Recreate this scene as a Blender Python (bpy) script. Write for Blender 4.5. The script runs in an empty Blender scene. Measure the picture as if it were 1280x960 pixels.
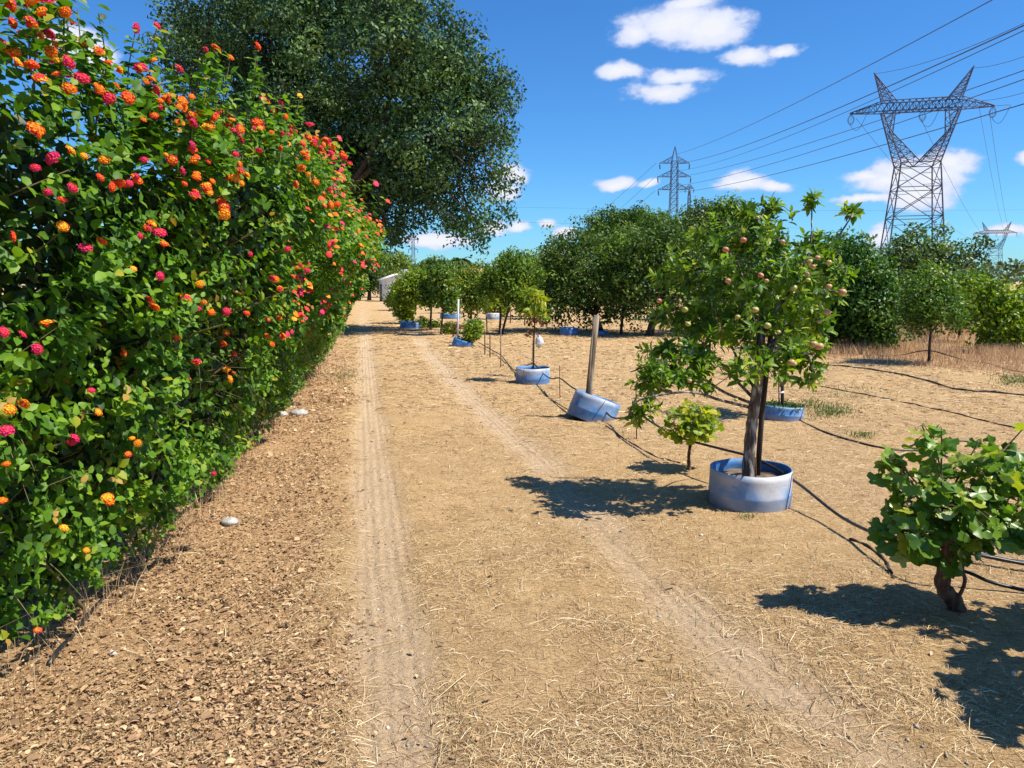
import bpy, math, random
import numpy as np
from mathutils import Vector, Matrix

SC = bpy.context.scene
COL = SC.collection
rng = np.random.default_rng(11)
random.seed(5)

# ---------------------------------------------------------------- camera, sky, sun, exposure
F = 960.0; CAMH = 1.6; PIT = math.atan(128 / F)
cp, sp_ = math.cos(PIT), math.sin(PIT)
cam_d = bpy.data.cameras.new('camera'); cam = bpy.data.objects.new('camera', cam_d); COL.objects.link(cam)
cam_d.sensor_width = 36.0; cam_d.lens = 36.0 * F / 1280.0
cam.location = (0, 0, CAMH); cam.rotation_euler = (math.pi / 2 - PIT, 0, 0)
cam_d.clip_start = 0.05; cam_d.clip_end = 9000
SC.camera = cam

SUN_EL = math.radians(56); trav = Vector((-1.0, 0.27, 0)).normalized()
to_sun = Vector((-trav.x * math.cos(SUN_EL), -trav.y * math.cos(SUN_EL), math.sin(SUN_EL)))
sun_d = bpy.data.lights.new('sun', 'SUN'); sun = bpy.data.objects.new('sun', sun_d); COL.objects.link(sun)
sun_d.energy = 5.0; sun_d.angle = math.radians(0.53); sun_d.color = (1.0, 0.94, 0.83)
sun.rotation_euler = to_sun.to_track_quat('Z', 'Y').to_euler(); sun.location = (30, -10, 40)

SC.view_settings.view_transform = 'Standard'; SC.view_settings.look = 'None'
SC.view_settings.exposure = 0.52; SC.view_settings.gamma = 1.0

W = bpy.data.worlds.new('World'); SC.world = W; W.use_nodes = True
nt = W.node_tree; nt.nodes.clear()

def ray(px, py):
    r = (px - 640) / F; u = (480 - py) / F
    return Vector((r, cp + u * sp_, -sp_ + u * cp))
def G(px, py, z=0.0):
    d = ray(px, py); t = (z - CAMH) / d.z
    return Vector((d.x * t, d.y * t, z))
def P(px, py, depth):
    d = ray(px, py); t = depth / d.y
    return Vector((d.x * t, depth, CAMH + d.z * t))
def M1(depth):           # metres per photograph pixel at a depth
    return depth / F

class NT:
    """small node helper"""
    def __init__(s, tree): s.t = tree
    def n(s, typ, **kw):
        nd = s.t.nodes.new(typ)
        ins = kw.pop('ins', {})
        for k, v in kw.items(): setattr(nd, k, v)
        for k, v in ins.items():
            sock = nd.inputs[k]
            if isinstance(v, bpy.types.NodeSocket): s.t.links.new(v, sock)
            else: sock.default_value = v
        return nd
    def m(s, op, a, b=None, c=None, clamp=False):
        nd = s.t.nodes.new('ShaderNodeMath'); nd.operation = op; nd.use_clamp = clamp
        for i, v in enumerate((a, b, c)):
            if v is None: continue
            if isinstance(v, bpy.types.NodeSocket): s.t.links.new(v, nd.inputs[i])
            else: nd.inputs[i].default_value = v
        return nd.outputs[0]
    def mix(s, f, a, b, mode='MIX'):
        nd = s.t.nodes.new('ShaderNodeMix'); nd.data_type = 'RGBA'; nd.blend_type = mode
        for k, v in ((0, f), (6, a), (7, b)):
            if isinstance(v, bpy.types.NodeSocket): s.t.links.new(v, nd.inputs[k])
            else: nd.inputs[k].default_value = v if k == 0 else (*v[:3], 1)
        return nd.outputs[2]
    def ramp(s, f, stops, interp='LINEAR'):
        nd = s.t.nodes.new('ShaderNodeValToRGB'); cr = nd.color_ramp; cr.interpolation = interp
        while len(cr.elements) < len(stops): cr.elements.new(0.5)
        for e, (p, c) in zip(cr.elements, stops):
            e.position = p; e.color = (*c, 1) if len(c) == 3 else c
        s.t.links.new(f, nd.inputs[0]); return nd.outputs[0]
    def noise(s, scale, detail=4, rough=0.55, vec=None, dist=0.0):
        nd = s.t.nodes.new('ShaderNodeTexNoise')
        nd.inputs['Scale'].default_value = scale; nd.inputs['Detail'].default_value = detail
        nd.inputs['Roughness'].default_value = rough; nd.inputs['Distortion'].default_value = dist
        if vec is not None: s.t.links.new(vec, nd.inputs['Vector'])
        return nd.outputs['Fac']

k = NT(nt)
sky = k.n('ShaderNodeTexSky', sky_type='NISHITA', sun_disc=False)
sky.sun_elevation = SUN_EL; sky.sun_rotation = math.atan2(to_sun.x, to_sun.y)
sky.air_density = 1.0; sky.dust_density = 0.15; sky.ozone_density = 2.5; sky.altitude = 50
hs = k.n('ShaderNodeHueSaturation', ins={'Saturation': 1.12, 'Value': 1.0, 'Color': sky.outputs[0]})
skyc = k.mix(1.0, hs.outputs[0], (.40, .78, 1.14), 'MULTIPLY')
tc = k.n('ShaderNodeTexCoord'); sepd = k.n('ShaderNodeSeparateXYZ', ins={0: tc.outputs['Generated']})
az = k.m('ARCTAN2', sepd.outputs[0], sepd.outputs[1]); el = k.m('ARCSINE', sepd.outputs[2])
CL = [(840, 30, 62, 30), (895, 38, 46, 26), (800, 48, 34, 20), (835, 117, 48, 18), (780, 93, 32, 11), (850, 97, 50, 13),
      (940, 74, 44, 13), (985, 66, 20, 8), (765, 229, 26, 9), (808, 232, 16, 6), (932, 228, 42, 16), (968, 232, 30, 9),
      (1125, 215, 42, 20), (1185, 206, 52, 18), (1085, 222, 30, 9), (1150, 245, 52, 22), (1110, 228, 50, 18), (1165, 222, 66, 22), (1200, 212, 40, 16), (1080, 250, 34, 6), (1280, 202, 20, 11),
      (1095, 298, 16, 16), (95, 50, 38, 26), (120, 66, 30, 20), (640, 215, 26, 14), (627, 240, 26, 16), (612, 282, 24, 11), (645, 281, 18, 8),
      (685, 276, 15, 8), (705, 288, 20, 9), (548, 298, 52, 10), (1262, 290, 40, 9), (865, 5, 40, 10)]
cl = []
for (px, py, rx, ry) in CL:
    d = ray(px, py).normalized(); c = ray(px, py).normalized()
    d2 = ray(px + rx, py).normalized(); d3 = ray(px, py - ry).normalized()
    cl.append((math.atan2(d.x, d.y), math.asin(d.z), abs(math.atan2(d2.x, d2.y) - math.atan2(d.x, d.y)), abs(math.asin(d3.z) - math.asin(d.z))))
rc = random.Random(3)
for i in range(14):      # the same fair-weather clouds go on round the rest of the sky
    a = rc.uniform(0.95, 5.35); e = rc.uniform(0.05, 0.8); s = rc.uniform(.03, .09)
    cl.append(((a + math.pi) % (2 * math.pi) - math.pi, e, s * 1.4, s * .45))
wn = k.n('ShaderNodeTexNoise', ins={'Vector': tc.outputs['Generated'], 'Scale': 7.0, 'Detail': 5.0, 'Roughness': 0.6})
wn2 = k.n('ShaderNodeSeparateColor', ins={0: wn.outputs['Color']})
azw = k.m('ADD', az, k.m('MULTIPLY', k.m('SUBTRACT', wn2.outputs[0], 0.5), 0.06))
elw = k.m('ADD', el, k.m('MULTIPLY', k.m('SUBTRACT', wn2.outputs[1], 0.5), 0.035))
acc = None; accv = None
for (a0, e0, ra, re) in cl:
    u = k.m('MULTIPLY', k.m('SUBTRACT', azw, a0), 1 / ra); v = k.m('MULTIPLY', k.m('SUBTRACT', elw, e0), 1 / re)
    g = k.m('SUBTRACT', 1.0, k.m('SQRT', k.m('ADD', k.m('MULTIPLY', u, u), k.m('MULTIPLY', v, v))))
    acc = g if acc is None else k.m('SMOOTH_MAX', acc, g, 0.25)
map_ = k.n('ShaderNodeMapping', ins={'Vector': tc.outputs['Generated'], 'Scale': (1, 1, 1.8)})
cn = k.noise(16.0, 7, 0.6, map_.outputs[0])
cn2 = k.noise(46.0, 4, 0.6, map_.outputs[0])
dens = k.m('ADD', acc, k.m('ADD', k.m('MULTIPLY', k.m('SUBTRACT', cn, 0.5), 1.9), k.m('MULTIPLY', k.m('SUBTRACT', cn2, 0.5), 0.5)))
cm = k.n('ShaderNodeMapRange', interpolation_type='SMOOTHSTEP', ins={'Value': dens, 'From Min': -0.18, 'From Max': 0.40, 'To Min': 0.0, 'To Max': 0.96})
cloudc = k.ramp(dens, [(0.0, (4.2, 4.9, 6.9)), (0.35, (5.4, 5.8, 7.1)), (0.8, (6.5, 6.6, 6.9))])
skyf = k.mix(cm.outputs[0], skyc, cloudc)
bg = k.n('ShaderNodeBackground', ins={'Color': skyf, 'Strength': 0.10})
k.n('ShaderNodeOutputWorld', ins={'Surface': bg.outputs[0]})

# ---------------------------------------------------------------- helpers
def tag(o, label=None, cat=None, group=None, kind=None):
    if label: o['label'] = label
    if cat: o['category'] = cat
    if group: o['group'] = group
    if kind: o['kind'] = kind
    return o
def empty(name, loc, label, cat, group=None):
    o = bpy.data.objects.new(name, None); COL.objects.link(o); o.location = loc; o.empty_display_size = .1
    return tag(o, label, cat, group)

def unit(v): return v / (np.linalg.norm(v, axis=-1, keepdims=True) + 1e-9)
def hsh(ix, iy, iz):
    h = (ix * 374761393 + iy * 668265263 + iz * 2147483647 + 1274126177) & 0xffffffff
    h = ((h ^ (h >> 13)) * 1103515245) & 0xffffffff
    h = ((h ^ (h >> 16)) * 668265263) & 0xffffffff
    return ((h ^ (h >> 15)) & 0xffff) / 65535.0
def vnoise(x, y, z=0.0):
    x, y, z = np.broadcast_arrays(np.asarray(x, float), np.asarray(y, float), np.asarray(z, float))
    xi, yi, zi = np.floor(x).astype(np.int64), np.floor(y).astype(np.int64), np.floor(z).astype(np.int64)
    fx, fy, fz = x - xi, y - yi, z - zi
    fx, fy, fz = [f * f * (3 - 2 * f) for f in (fx, fy, fz)]
    r = 0
    for a in (0, 1):
        for b in (0, 1):
            for c in (0, 1):
                r = r + hsh(xi + a, yi + b, zi + c) * (fx if a else 1 - fx) * (fy if b else 1 - fy) * (fz if c else 1 - fz)
    return r
def fbm(x, y, z=0.0, o=3):
    r = 0; a = .5
    for i in range(o):
        r = r + a * vnoise(x * 2 ** i + 17 * i, y * 2 ** i + 5 * i, z * 2 ** i); a *= .5
    return r / (1 - .5 ** o)

TEMPL = {
    'simple': (np.array([(0, 0, 0), (.45, .5, .1), (1, 0, -.05), (.45, -.5, .1)]), [(0, 2, 1), (0, 3, 2)]),
    'oval': (np.array([(0, 0, 0), (.25, .40, .06), (.65, .36, .05), (1, 0, -.12), (.65, -.36, .05), (.25, -.40, .06), (.5, 0, 0)]),
             [(0, 6, 2, 1), (6, 3, 2), (0, 5, 4, 6), (6, 4, 3)]),
}
def vine_template():
    pts = []; n = 22
    for i in range(n):
        a = -math.pi + 2 * math.pi * (i + .5) / n
        lobe = .62 + .30 * abs(math.cos(a * 2.5)) ** 1.2 + (.05 if i % 2 else -.03)
        if abs(a) > 2.8: lobe *= .45
        x = .38 + lobe * math.cos(a) * .58; y = lobe * math.sin(a) * .68
        pts.append((x, y, .10 * math.sin(a * 4 + 1) * lobe - .10 * (x - .4) ** 2 + .12 * abs(y)))
    pts.append((.30, 0, -.02))
    return np.array(pts), [(n, i, (i + 1) % n) for i in range(n)]
TEMPL['vine'] = vine_template()

class MB:
    """collects geometry with a per-vertex tint and links it as ONE mesh object"""
    def __init__(s): s.V = []; s.L = []; s.T = []; s.tint = []; s.n = 0; s.mi = []
    def raw(s, V, loops, tot, tint=0.5, mi=0):
        V = np.asarray(V, float).reshape(-1, 3)
        s.V.append(V); s.L.append(np.asarray(loops, np.int64).ravel() + s.n); tot = np.asarray(tot, np.int64).ravel(); s.T.append(tot)
        s.tint.append(np.broadcast_to(np.asarray(tint, float), (len(V),)).copy()); s.n += len(V); s.mi.append(np.full(len(tot), mi))
    def faces(s, V, Fs, tint=.5, mi=0):
        s.raw(V, [i for f in Fs for i in f], [len(f) for f in Fs], tint, mi)
    def leaves(s, pos, dr, nr, L, Wd, tint, t='simple', mi=0):
        TV, TF = TEMPL[t]; n = len(pos)
        if n == 0: return
        L = np.broadcast_to(L, (n,)); Wd = np.broadcast_to(Wd, (n,))
        dr = unit(dr); nr = nr - (nr * dr).sum(1, keepdims=True) * dr; nr = unit(nr); bt = np.cross(nr, dr)
        V = pos[:, None] + dr[:, None] * (TV[None, :, 0:1] * L[:, None, None]) + bt[:, None] * (TV[None, :, 1:2] * Wd[:, None, None]) \
            + nr[:, None] * (TV[None, :, 2:3] * L[:, None, None])
        fl = np.array([i for f in TF for i in f]); ft = np.array([len(f) for f in TF]); kv = len(TV)
        loops = (np.arange(n)[:, None] * kv + fl[None]).ravel()
        s.raw(V.reshape(-1, 3), loops, np.tile(ft, n), np.repeat(np.broadcast_to(tint, (n,)), kv), mi)
    def tube(s, pts, rad, sides=6, tint=.5, cap=True, mi=0):
        pts = np.asarray(pts, float); m = len(pts)
        rad = np.broadcast_to(np.asarray(rad, float), (m,))
        tg = np.gradient(pts, axis=0); tg = unit(tg)
        ref = np.array([0, 0, 1.0]) if abs(tg[0][2]) < .9 else np.array([1.0, 0, 0])
        a = np.cross(tg, ref); a = unit(a); b = np.cross(tg, a)
        th = np.linspace(0, 2 * math.pi, sides, endpoint=False)
        V = pts[:, None] + rad[:, None, None] * (a[:, None] * np.cos(th)[None, :, None] + b[:, None] * np.sin(th)[None, :, None])
        i = np.arange(m - 1)[:, None] * sides; j = np.arange(sides)[None]; j2 = (j + 1) % sides
        q = np.stack([i + j, i + j2, i + sides + j2, i + sides + j], -1).reshape(-1)
        tot = [4] * ((m - 1) * sides); q = list(q)
        if cap:
            q += list(range(sides - 1, -1, -1)) + [(m - 1) * sides + c for c in range(sides)]; tot += [sides, sides]
        s.raw(V.reshape(-1, 3), q, tot, tint, mi)
    def box(s, lo, hi, tint=.5, mi=0, M=None):
        (a, b, c), (d, e, f) = lo, hi
        V = np.array([(a, b, c), (d, b, c), (d, e, c), (a, e, c), (a, b, f), (d, b, f), (d, e, f), (a, e, f)], float)
        if M is not None: V = np.array([M @ Vector(v) for v in V])
        s.faces(V, [(3, 2, 1, 0), (4, 5, 6, 7), (0, 1, 5, 4), (1, 2, 6, 5), (2, 3, 7, 6), (3, 0, 4, 7)], tint, mi)
    def beam(s, a, b, r, tint=.5):
        s.tube([a, b], r * .68, 4, tint, cap=False)
    def mesh(s, name, mats, smooth=False, off=(0, 0, 0), attrs=None):
        V = np.concatenate(s.V) - np.array(off); Lp = np.concatenate(s.L); T = np.concatenate(s.T)
        me = bpy.data.meshes.new(name)
        me.vertices.add(len(V)); me.vertices.foreach_set('co', V.astype(np.float32).ravel())
        me.loops.add(len(Lp)); me.loops.foreach_set('vertex_index', Lp.astype(np.int32))
        me.polygons.add(len(T)); st = np.concatenate([[0], np.cumsum(T)[:-1]]).astype(np.int32)
        me.polygons.foreach_set('loop_start', st); me.polygons.foreach_set('loop_total', T.astype(np.int32))
        if smooth: me.polygons.foreach_set('use_smooth', np.ones(len(T), bool))
        mats = mats if isinstance(mats, (list, tuple)) else [mats]
        for m_ in mats: me.materials.append(m_)
        if len(mats) > 1: me.polygons.foreach_set('material_index', np.concatenate(s.mi).astype(np.int32))
        at = me.attributes.new('tint', 'FLOAT', 'POINT'); at.data.foreach_set('value', np.concatenate(s.tint).astype(np.float32))
        for kk, vv in (attrs or {}).items():
            at = me.attributes.new(kk, 'FLOAT', 'POINT'); at.data.foreach_set('value', vv.astype(np.float32))
        me.update(); me.validate(); return me
    def build(s, name, mats, parent=None, smooth=False, loc=None, kind=None, attrs=None):
        """vertices are given in world space; the object is placed at its parent (or loc)"""
        off = Vector(parent.location) if parent is not None else Vector(loc or (0, 0, 0))
        if parent is not None and parent.parent is not None: off = Vector(parent.location) + Vector(parent.parent.location)
        me = s.mesh(name, mats, smooth, tuple(off), attrs)
        o = bpy.data.objects.new(name, me); COL.objects.link(o)
        if parent is not None: o.parent = parent
        else: o.location = off
        if kind: o['kind'] = kind
        return o

def smooth_path(pts, n=8):
    pts = [np.array(p, float) for p in pts]; out = []
    p = [2 * pts[0] - pts[1]] + pts + [2 * pts[-1] - pts[-2]]
    for i in range(1, len(p) - 2):
        for t in np.linspace(0, 1, n, endpoint=False):
            a, b, c, d = p[i - 1], p[i], p[i + 1], p[i + 2]
            out.append(.5 * ((2 * b) + (-a + c) * t + (2 * a - 5 * b + 4 * c - d) * t * t + (-a + 3 * b - 3 * c + d) * t ** 3))
    out.append(pts[-1]); return np.array(out)

# ---------------------------------------------------------------- materials
def new_mat(name):
    m = bpy.data.materials.new(name); m.use_nodes = True; m.node_tree.nodes.clear()
    return m, NT(m.node_tree)
def out(kk, s): kk.n('ShaderNodeOutputMaterial', ins={'Surface': s})
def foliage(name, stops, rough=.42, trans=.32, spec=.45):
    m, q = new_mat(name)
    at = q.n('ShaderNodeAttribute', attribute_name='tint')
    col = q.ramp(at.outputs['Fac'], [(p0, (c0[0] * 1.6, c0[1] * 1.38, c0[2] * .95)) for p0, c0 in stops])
    tcx = q.n('ShaderNodeTexCoord')
    nz = q.noise(60, 2, .5, tcx.outputs['Object'])
    col = q.mix(q.m('MULTIPLY', nz, .4), col, q.mix(1.0, col, (.55, .6, .4), 'MULTIPLY'))
    p = q.n('ShaderNodeBsdfPrincipled', ins={'Base Color': col, 'Roughness': rough, 'Specular IOR Level': spec})
    tcol = q.mix(1.0, col, (1.5, 1.6, .6), 'MULTIPLY')
    t = q.n('ShaderNodeBsdfTranslucent', ins={'Color': tcol})
    mx = q.n('ShaderNodeMixShader', ins={0: trans, 1: p.outputs[0], 2: t.outputs[0]})
    out(q, mx.outputs[0]); return m
def simple(name, cols, scale=20, rough=.7, bump=.3, detail=5, metallic=0, stretch=None, spec=.4, bd=.01):
    m, q = new_mat(name)
    tcx = q.n('ShaderNodeTexCoord'); vec = tcx.outputs['Object']
    if stretch: vec = q.n('ShaderNodeMapping', ins={'Vector': vec, 'Scale': stretch}).outputs[0]
    nz = q.noise(scale, detail, .6, vec)
    n_ = len(cols); col = q.ramp(nz, [(.36 + .28 * i / max(1, n_ - 1), c) for i, c in enumerate(cols)])
    p = q.n('ShaderNodeBsdfPrincipled', ins={'Base Color': col, 'Roughness': rough, 'Metallic': metallic, 'Specular IOR Level': spec})
    if bump:
        b = q.n('ShaderNodeBump', ins={'Strength': bump, 'Distance': bd, 'Height': q.noise(scale * 2.2, 5, .6, vec)})
        q.t.links.new(b.outputs[0], p.inputs['Normal'])
    out(q, p.outputs[0]); return m

MAT = {}
MAT['lantana'] = foliage('lantana leaf', [(0, (.018, .058, .008)), (.45, (.066, .175, .016)), (.8, (.14, .27, .025)), (.95, (.24, .27, .03)), (1, (.30, .20, .06))], .5, .34, .28)
MAT['lantana_shaded'] = foliage('shade darkened inner leaf', [(0, (.012, .03, .008)), (1, (.035, .09, .014))], .5, .15)
MAT['finehedge'] = foliage('fine hedge leaf', [(0, (.035, .085, .012)), (.6, (.10, .19, .025)), (1, (.22, .28, .05))], .5, .3)
MAT['oak'] = foliage('oak leaf', [(0, (.008, .028, .014)), (.35, (.026, .070, .036)), (.7, (.065, .14, .062)), (1, (.15, .25, .10))], .55, .16, .25)
MAT['orchard'] = foliage('orchard leaf', [(0, (.025, .065, .010)), (.5, (.065, .15, .020)), (1, (.18, .28, .045))], .5, .3, .3)
MAT['darkorch'] = foliage('dark orchard leaf', [(0, (.016, .042, .010)), (.5, (.045, .10, .020)), (1, (.14, .22, .05))], .5, .24, .3)
MAT['citrus'] = foliage('citrus leaf', [(0, (.012, .045, .010)), (.6, (.035, .11, .018)), (1, (.10, .20, .03))], .45, .22, .35)
MAT['apple_leaf'] = foliage('apple leaf', [(0, (.030, .080, .012)), (.4, (.075, .17, .020)), (.8, (.16, .28, .035)), (1, (.32, .38, .06))], .48, .38, .35)
MAT['yellowgreen'] = foliage('yellow green leaf', [(0, (.08, .16, .015)), (.6, (.17, .27, .022)), (1, (.34, .36, .04))], .45, .4)
MAT['midgreen'] = foliage('mid green leaf', [(0, (.035, .09, .012)), (.6, (.08, .18, .022)), (1, (.22, .26, .03))], .42, .32)
MAT['blueleaf'] = foliage('grey green leaf', [(0, (.018, .045, .020)), (.5, (.05, .105, .045)), (1, (.14, .22, .10))], .45, .22, .4)
MAT['pine'] = foliage('pine needle', [(0, (.02, .055, .010)), (.6, (.05, .12, .018)), (1, (.11, .19, .03))], .55, .12, .3)
MAT['lightpine'] = foliage('light pine needle', [(0, (.05, .10, .025)), (.6, (.10, .18, .04)), (1, (.17, .25, .06))], .55, .2, .3)
MAT['farwood'] = foliage('distant leaf', [(0, (.03, .06, .035)), (1, (.07, .12, .06))], .6, .1, .2)
MAT['vine_leaf'] = foliage('vine leaf', [(0, (.018, .055, .010)), (.4, (.06, .15, .018)), (.85, (.12, .24, .03)), (1, (.30, .34, .05))], .36, .34, .5)
MAT['vine_pale'] = foliage('vine leaf pale underside', [(0, (.20, .30, .16)), (1, (.36, .44, .28))], .6, .3, .3)
MAT['drybrown'] = foliage('dry brown leaf', [(0, (.06, .035, .025)), (1, (.17, .10, .06))], .7, .2, .2)
MAT['bark'] = simple('grey brown bark', [(.05, .035, .026), (.12, .09, .07), (.50, .47, .43)], 26, .9, .9, stretch=(1, 1, .25))
MAT['darkbark'] = simple('dark bark', [(.03, .022, .018), (.08, .06, .045)], 22, .9, .8, stretch=(1, 1, .25))
MAT['vinebark'] = simple('flaky vine bark', [(.04, .02, .014), (.12, .06, .04), (.24, .14, .09)], 30, .9, 1.0, stretch=(1, 1, .2))
MAT['twig'] = simple('green brown twig', [(.09, .075, .03), (.20, .16, .07)], 20, .7, .2)
MAT['post'] = simple('weathered round wood', [(.10, .075, .05), (.26, .20, .14), (.40, .33, .25)], 16, .85, .6, stretch=(1, 1, .12))
MAT['rust'] = simple('rusty iron rod', [(.05, .025, .015), (.14, .065, .035)], 60, .8, .3)
MAT['hose'] = simple('black plastic hose', [(.010, .010, .011), (.030, .028, .026)], 25, .42, .1, spec=.5)
MAT['soil'] = simple('dry soil', [(.10, .065, .04), (.24, .17, .11)], 12, .95, .8)
MAT['steel'] = simple('galvanised lattice steel', [(.055, .06, .10), (.10, .105, .16)], 1.0, .6, 0, metallic=.15)
MAT['steel_far'] = simple('far lattice steel', [(.07, .085, .14), (.11, .13, .19)], 1.0, .7, 0)  # paler and bluer than the nearer pylons' steel
MAT['glassins'] = simple('insulator glass', [(.03, .05, .09), (.07, .09, .14)], 5, .25, 0)
MAT['wire'] = simple('aluminium conductor', [(.035, .05, .10), (.05, .07, .13)], 1, .6, 0)
MAT['whitewall'] = simple('whitewashed wall', [(.70, .71, .73), (.82, .82, .82)], 3, .85, .2)
MAT['greydoor'] = simple('grey painted door', [(.12, .13, .15), (.2, .21, .22)], 6, .6, .1)
MAT['roofpale'] = simple('pale sheet roof', [(.62, .64, .66), (.76, .77, .78)], 3, .6, .1)
MAT['terracotta'] = simple('terracotta tile', [(.36, .15, .08), (.52, .26, .15)], 6, .8, .3)
MAT['glass'] = simple('window pane', [(.03, .04, .05), (.06, .07, .09)], 2, .1, 0)
MAT['ochre'] = simple('ochre render', [(.46, .30, .18), (.58, .40, .26)], 3, .9, .2)
MAT['stone'] = simple('pale stone', [(.28, .26, .24), (.55, .53, .50)], 14, .9, .8)
MAT['bag'] = simple('white plastic bag', [(.62, .60, .66), (.82, .80, .82)], 12, .35, .4)
MAT['cord'] = simple('pale tie', [(.6, .6, .58), (.75, .75, .72)], 10, .6, 0)

def mat_tintramp(name, stops, rough=.8, spec=.2, trans=0):
    m, q = new_mat(name)
    at = q.n('ShaderNodeAttribute', attribute_name='tint')
    col = q.ramp(at.outputs['Fac'], stops)
    p = q.n('ShaderNodeBsdfPrincipled', ins={'Base Color': col, 'Roughness': rough, 'Specular IOR Level': spec}); s = p.outputs[0]
    if trans:
        t = q.n('ShaderNodeBsdfTranslucent', ins={'Color': col}); s = q.n('ShaderNodeMixShader', ins={0: trans, 1: s, 2: t.outputs[0]}).outputs[0]
    out(q, s); return m
MAT['straw'] = mat_tintramp('straw', [(0, (.10, .06, .03)), (.35, (.34, .21, .10)), (.7, (.58, .41, .20)), (1, (.80, .66, .42))], .6, .35)
MAT['litter'] = mat_tintramp('fallen leaf', [(0, (.11, .065, .035)), (.3, (.30, .175, .09)), (.65, (.52, .34, .18)), (1, (.74, .56, .35))], .7, .25)
MAT['drygrass'] = mat_tintramp('dry grass', [(0, (.40, .22, .13)), (.5, (.60, .40, .22)), (1, (.80, .64, .38))], .7, .2, .25)
MAT['greengrass'] = mat_tintramp('green weed', [(0, (.04, .11, .02)), (1, (.16, .25, .05))], .6, .2, .3)
MAT['pebble'] = mat_tintramp('pebble', [(0, (.16, .13, .11)), (.6, (.42, .36, .30)), (1, (.74, .70, .64))], .8, .3)
# flower colours: tint runs yellow - orange - red - coral - magenta
MAT['flower'] = mat_tintramp('lantana floret', [(0, (.95, .50, .03)), (.25, (.95, .24, .012)), (.5, (.85, .055, .02)), (.75, (.78, .04, .085)), (1, (.62, .02, .16))], .6, .2, .15)
MAT['applefruit'] = mat_tintramp('apple skin', [(0, (.38, .40, .08)), (.5, (.58, .30, .14)), (1, (.50, .09, .07))], .35, .5)

def barrel_mat(name, white, seed):
    m, q = new_mat(name)
    tcx = q.n('ShaderNodeTexCoord'); sep = q.n('ShaderNodeSeparateXYZ', ins={0: tcx.outputs['Object']})
    mp = q.n('ShaderNodeMapping', ins={'Vector': tcx.outputs['Object'], 'Location': (seed, seed * .7, 0)}).outputs[0]
    n1 = q.noise(3.2, 4, .55, mp, .4)
    f = q.m('ADD', q.m('MULTIPLY', sep.outputs[2], 2.6), q.m('MULTIPLY', q.m('SUBTRACT', n1, .5), 1.9))
    f = q.m('ADD', f, white - .35, clamp=True)
    col = q.ramp(f, [(.1, (.05, .19, .45)), (.45, (.20, .32, .52)), (.72, (.47, .50, .55)), (1, (.62, .62, .61))])
    mp2 = q.n('ShaderNodeMapping', ins={'Vector': tcx.outputs['Object'], 'Scale': (3, 3, 22), 'Location': (seed, 0, 0)}).outputs[0]
    n2 = q.noise(2.0, 4, .6, mp2)
    sc_ = q.n('ShaderNodeMapRange', ins={'Value': n2, 'From Min': .66, 'From Max': .72})
    col = q.mix(q.m('MULTIPLY', sc_.outputs[0], .8), col, (.03, .12, .42))
    dirt = q.n('ShaderNodeMapRange', ins={'Value': q.noise(9, 5, .7, mp), 'From Min': .5, 'From Max': .75, 'To Max': .8})
    low = q.n('ShaderNodeMapRange', ins={'Value': sep.outputs[2], 'From Min': .0, 'From Max': .09, 'To Min': .95, 'To Max': 0.0})
    col = q.mix(q.m('MAXIMUM', q.m('MULTIPLY', dirt.outputs[0], .6), q.m('MULTIPLY', low.outputs[0], n1)), col, (.40, .31, .22))
    p = q.n('ShaderNodeBsdfPrincipled', ins={'Base Color': col, 'Roughness': .5, 'Specular IOR Level': .4})
    b = q.n('ShaderNodeBump', ins={'Strength': .4, 'Distance': .004, 'Height': q.noise(30, 5, .6, mp2)})
    q.t.links.new(b.outputs[0], p.inputs['Normal'])
    out(q, p.outputs[0]); return m
MAT['seam'] = simple('dark barrel seam', [(.012, .04, .14), (.03, .08, .22)], 20, .6, 0)

# ---------------------------------------------------------------- ground
left_tr = [G(*p) for p in [(520, 1010), (500, 930), (488, 800), (476, 700), (470, 620), (466, 560), (461, 500), (459, 470), (457, 430), (454, 400), (452, 380), (452, 372), (453, 367)]]
right_tr = [G(*p) for p in [(1170, 1020), (1060, 930), (950, 840), (860, 755), (775, 675), (712, 615), (655, 560), (605, 512), (575, 485), (548, 455), (522, 420), (502, 400), (484, 384), (470, 374), (464, 368)]]
def lateral(x, y, line):
    best = np.full(x.shape, 1e9); lat = np.zeros(x.shape)
    for a, b in zip(line[:-1], line[1:]):
        dx, dy = b.x - a.x, b.y - a.y; L = math.hypot(dx, dy)
        t = np.clip(((x - a.x) * dx + (y - a.y) * dy) / L ** 2, 0, 1)
        d = np.hypot(x - a.x - t * dx, y - a.y - t * dy); s = ((x - a.x) * dy - (y - a.y) * dx) / L
        w = d < best; best = np.where(w, d, best); lat = np.where(w, s, lat)
    return best, lat
def track_info(x, y):
    dl, ll = lateral(x, y, left_tr); dr, lr = lateral(x, y, right_tr)
    wob = (fbm(x * 3, y * 1.2, 4.0) - .5) * .10
    ml = np.clip(1.45 - (dl + wob * 1.3) / .17, 0, 1); mr = np.clip(1.25 - (dr + wob * 1.6) / .24, 0, 1) * np.clip(fbm(x * 1.1, y * .9, 14.0) * 2.6 - .3, .45, 1)
    m = np.maximum(ml, mr); lat = np.where(dl < dr, ll, lr)
    return m * m * (3 - 2 * m), lat
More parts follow.
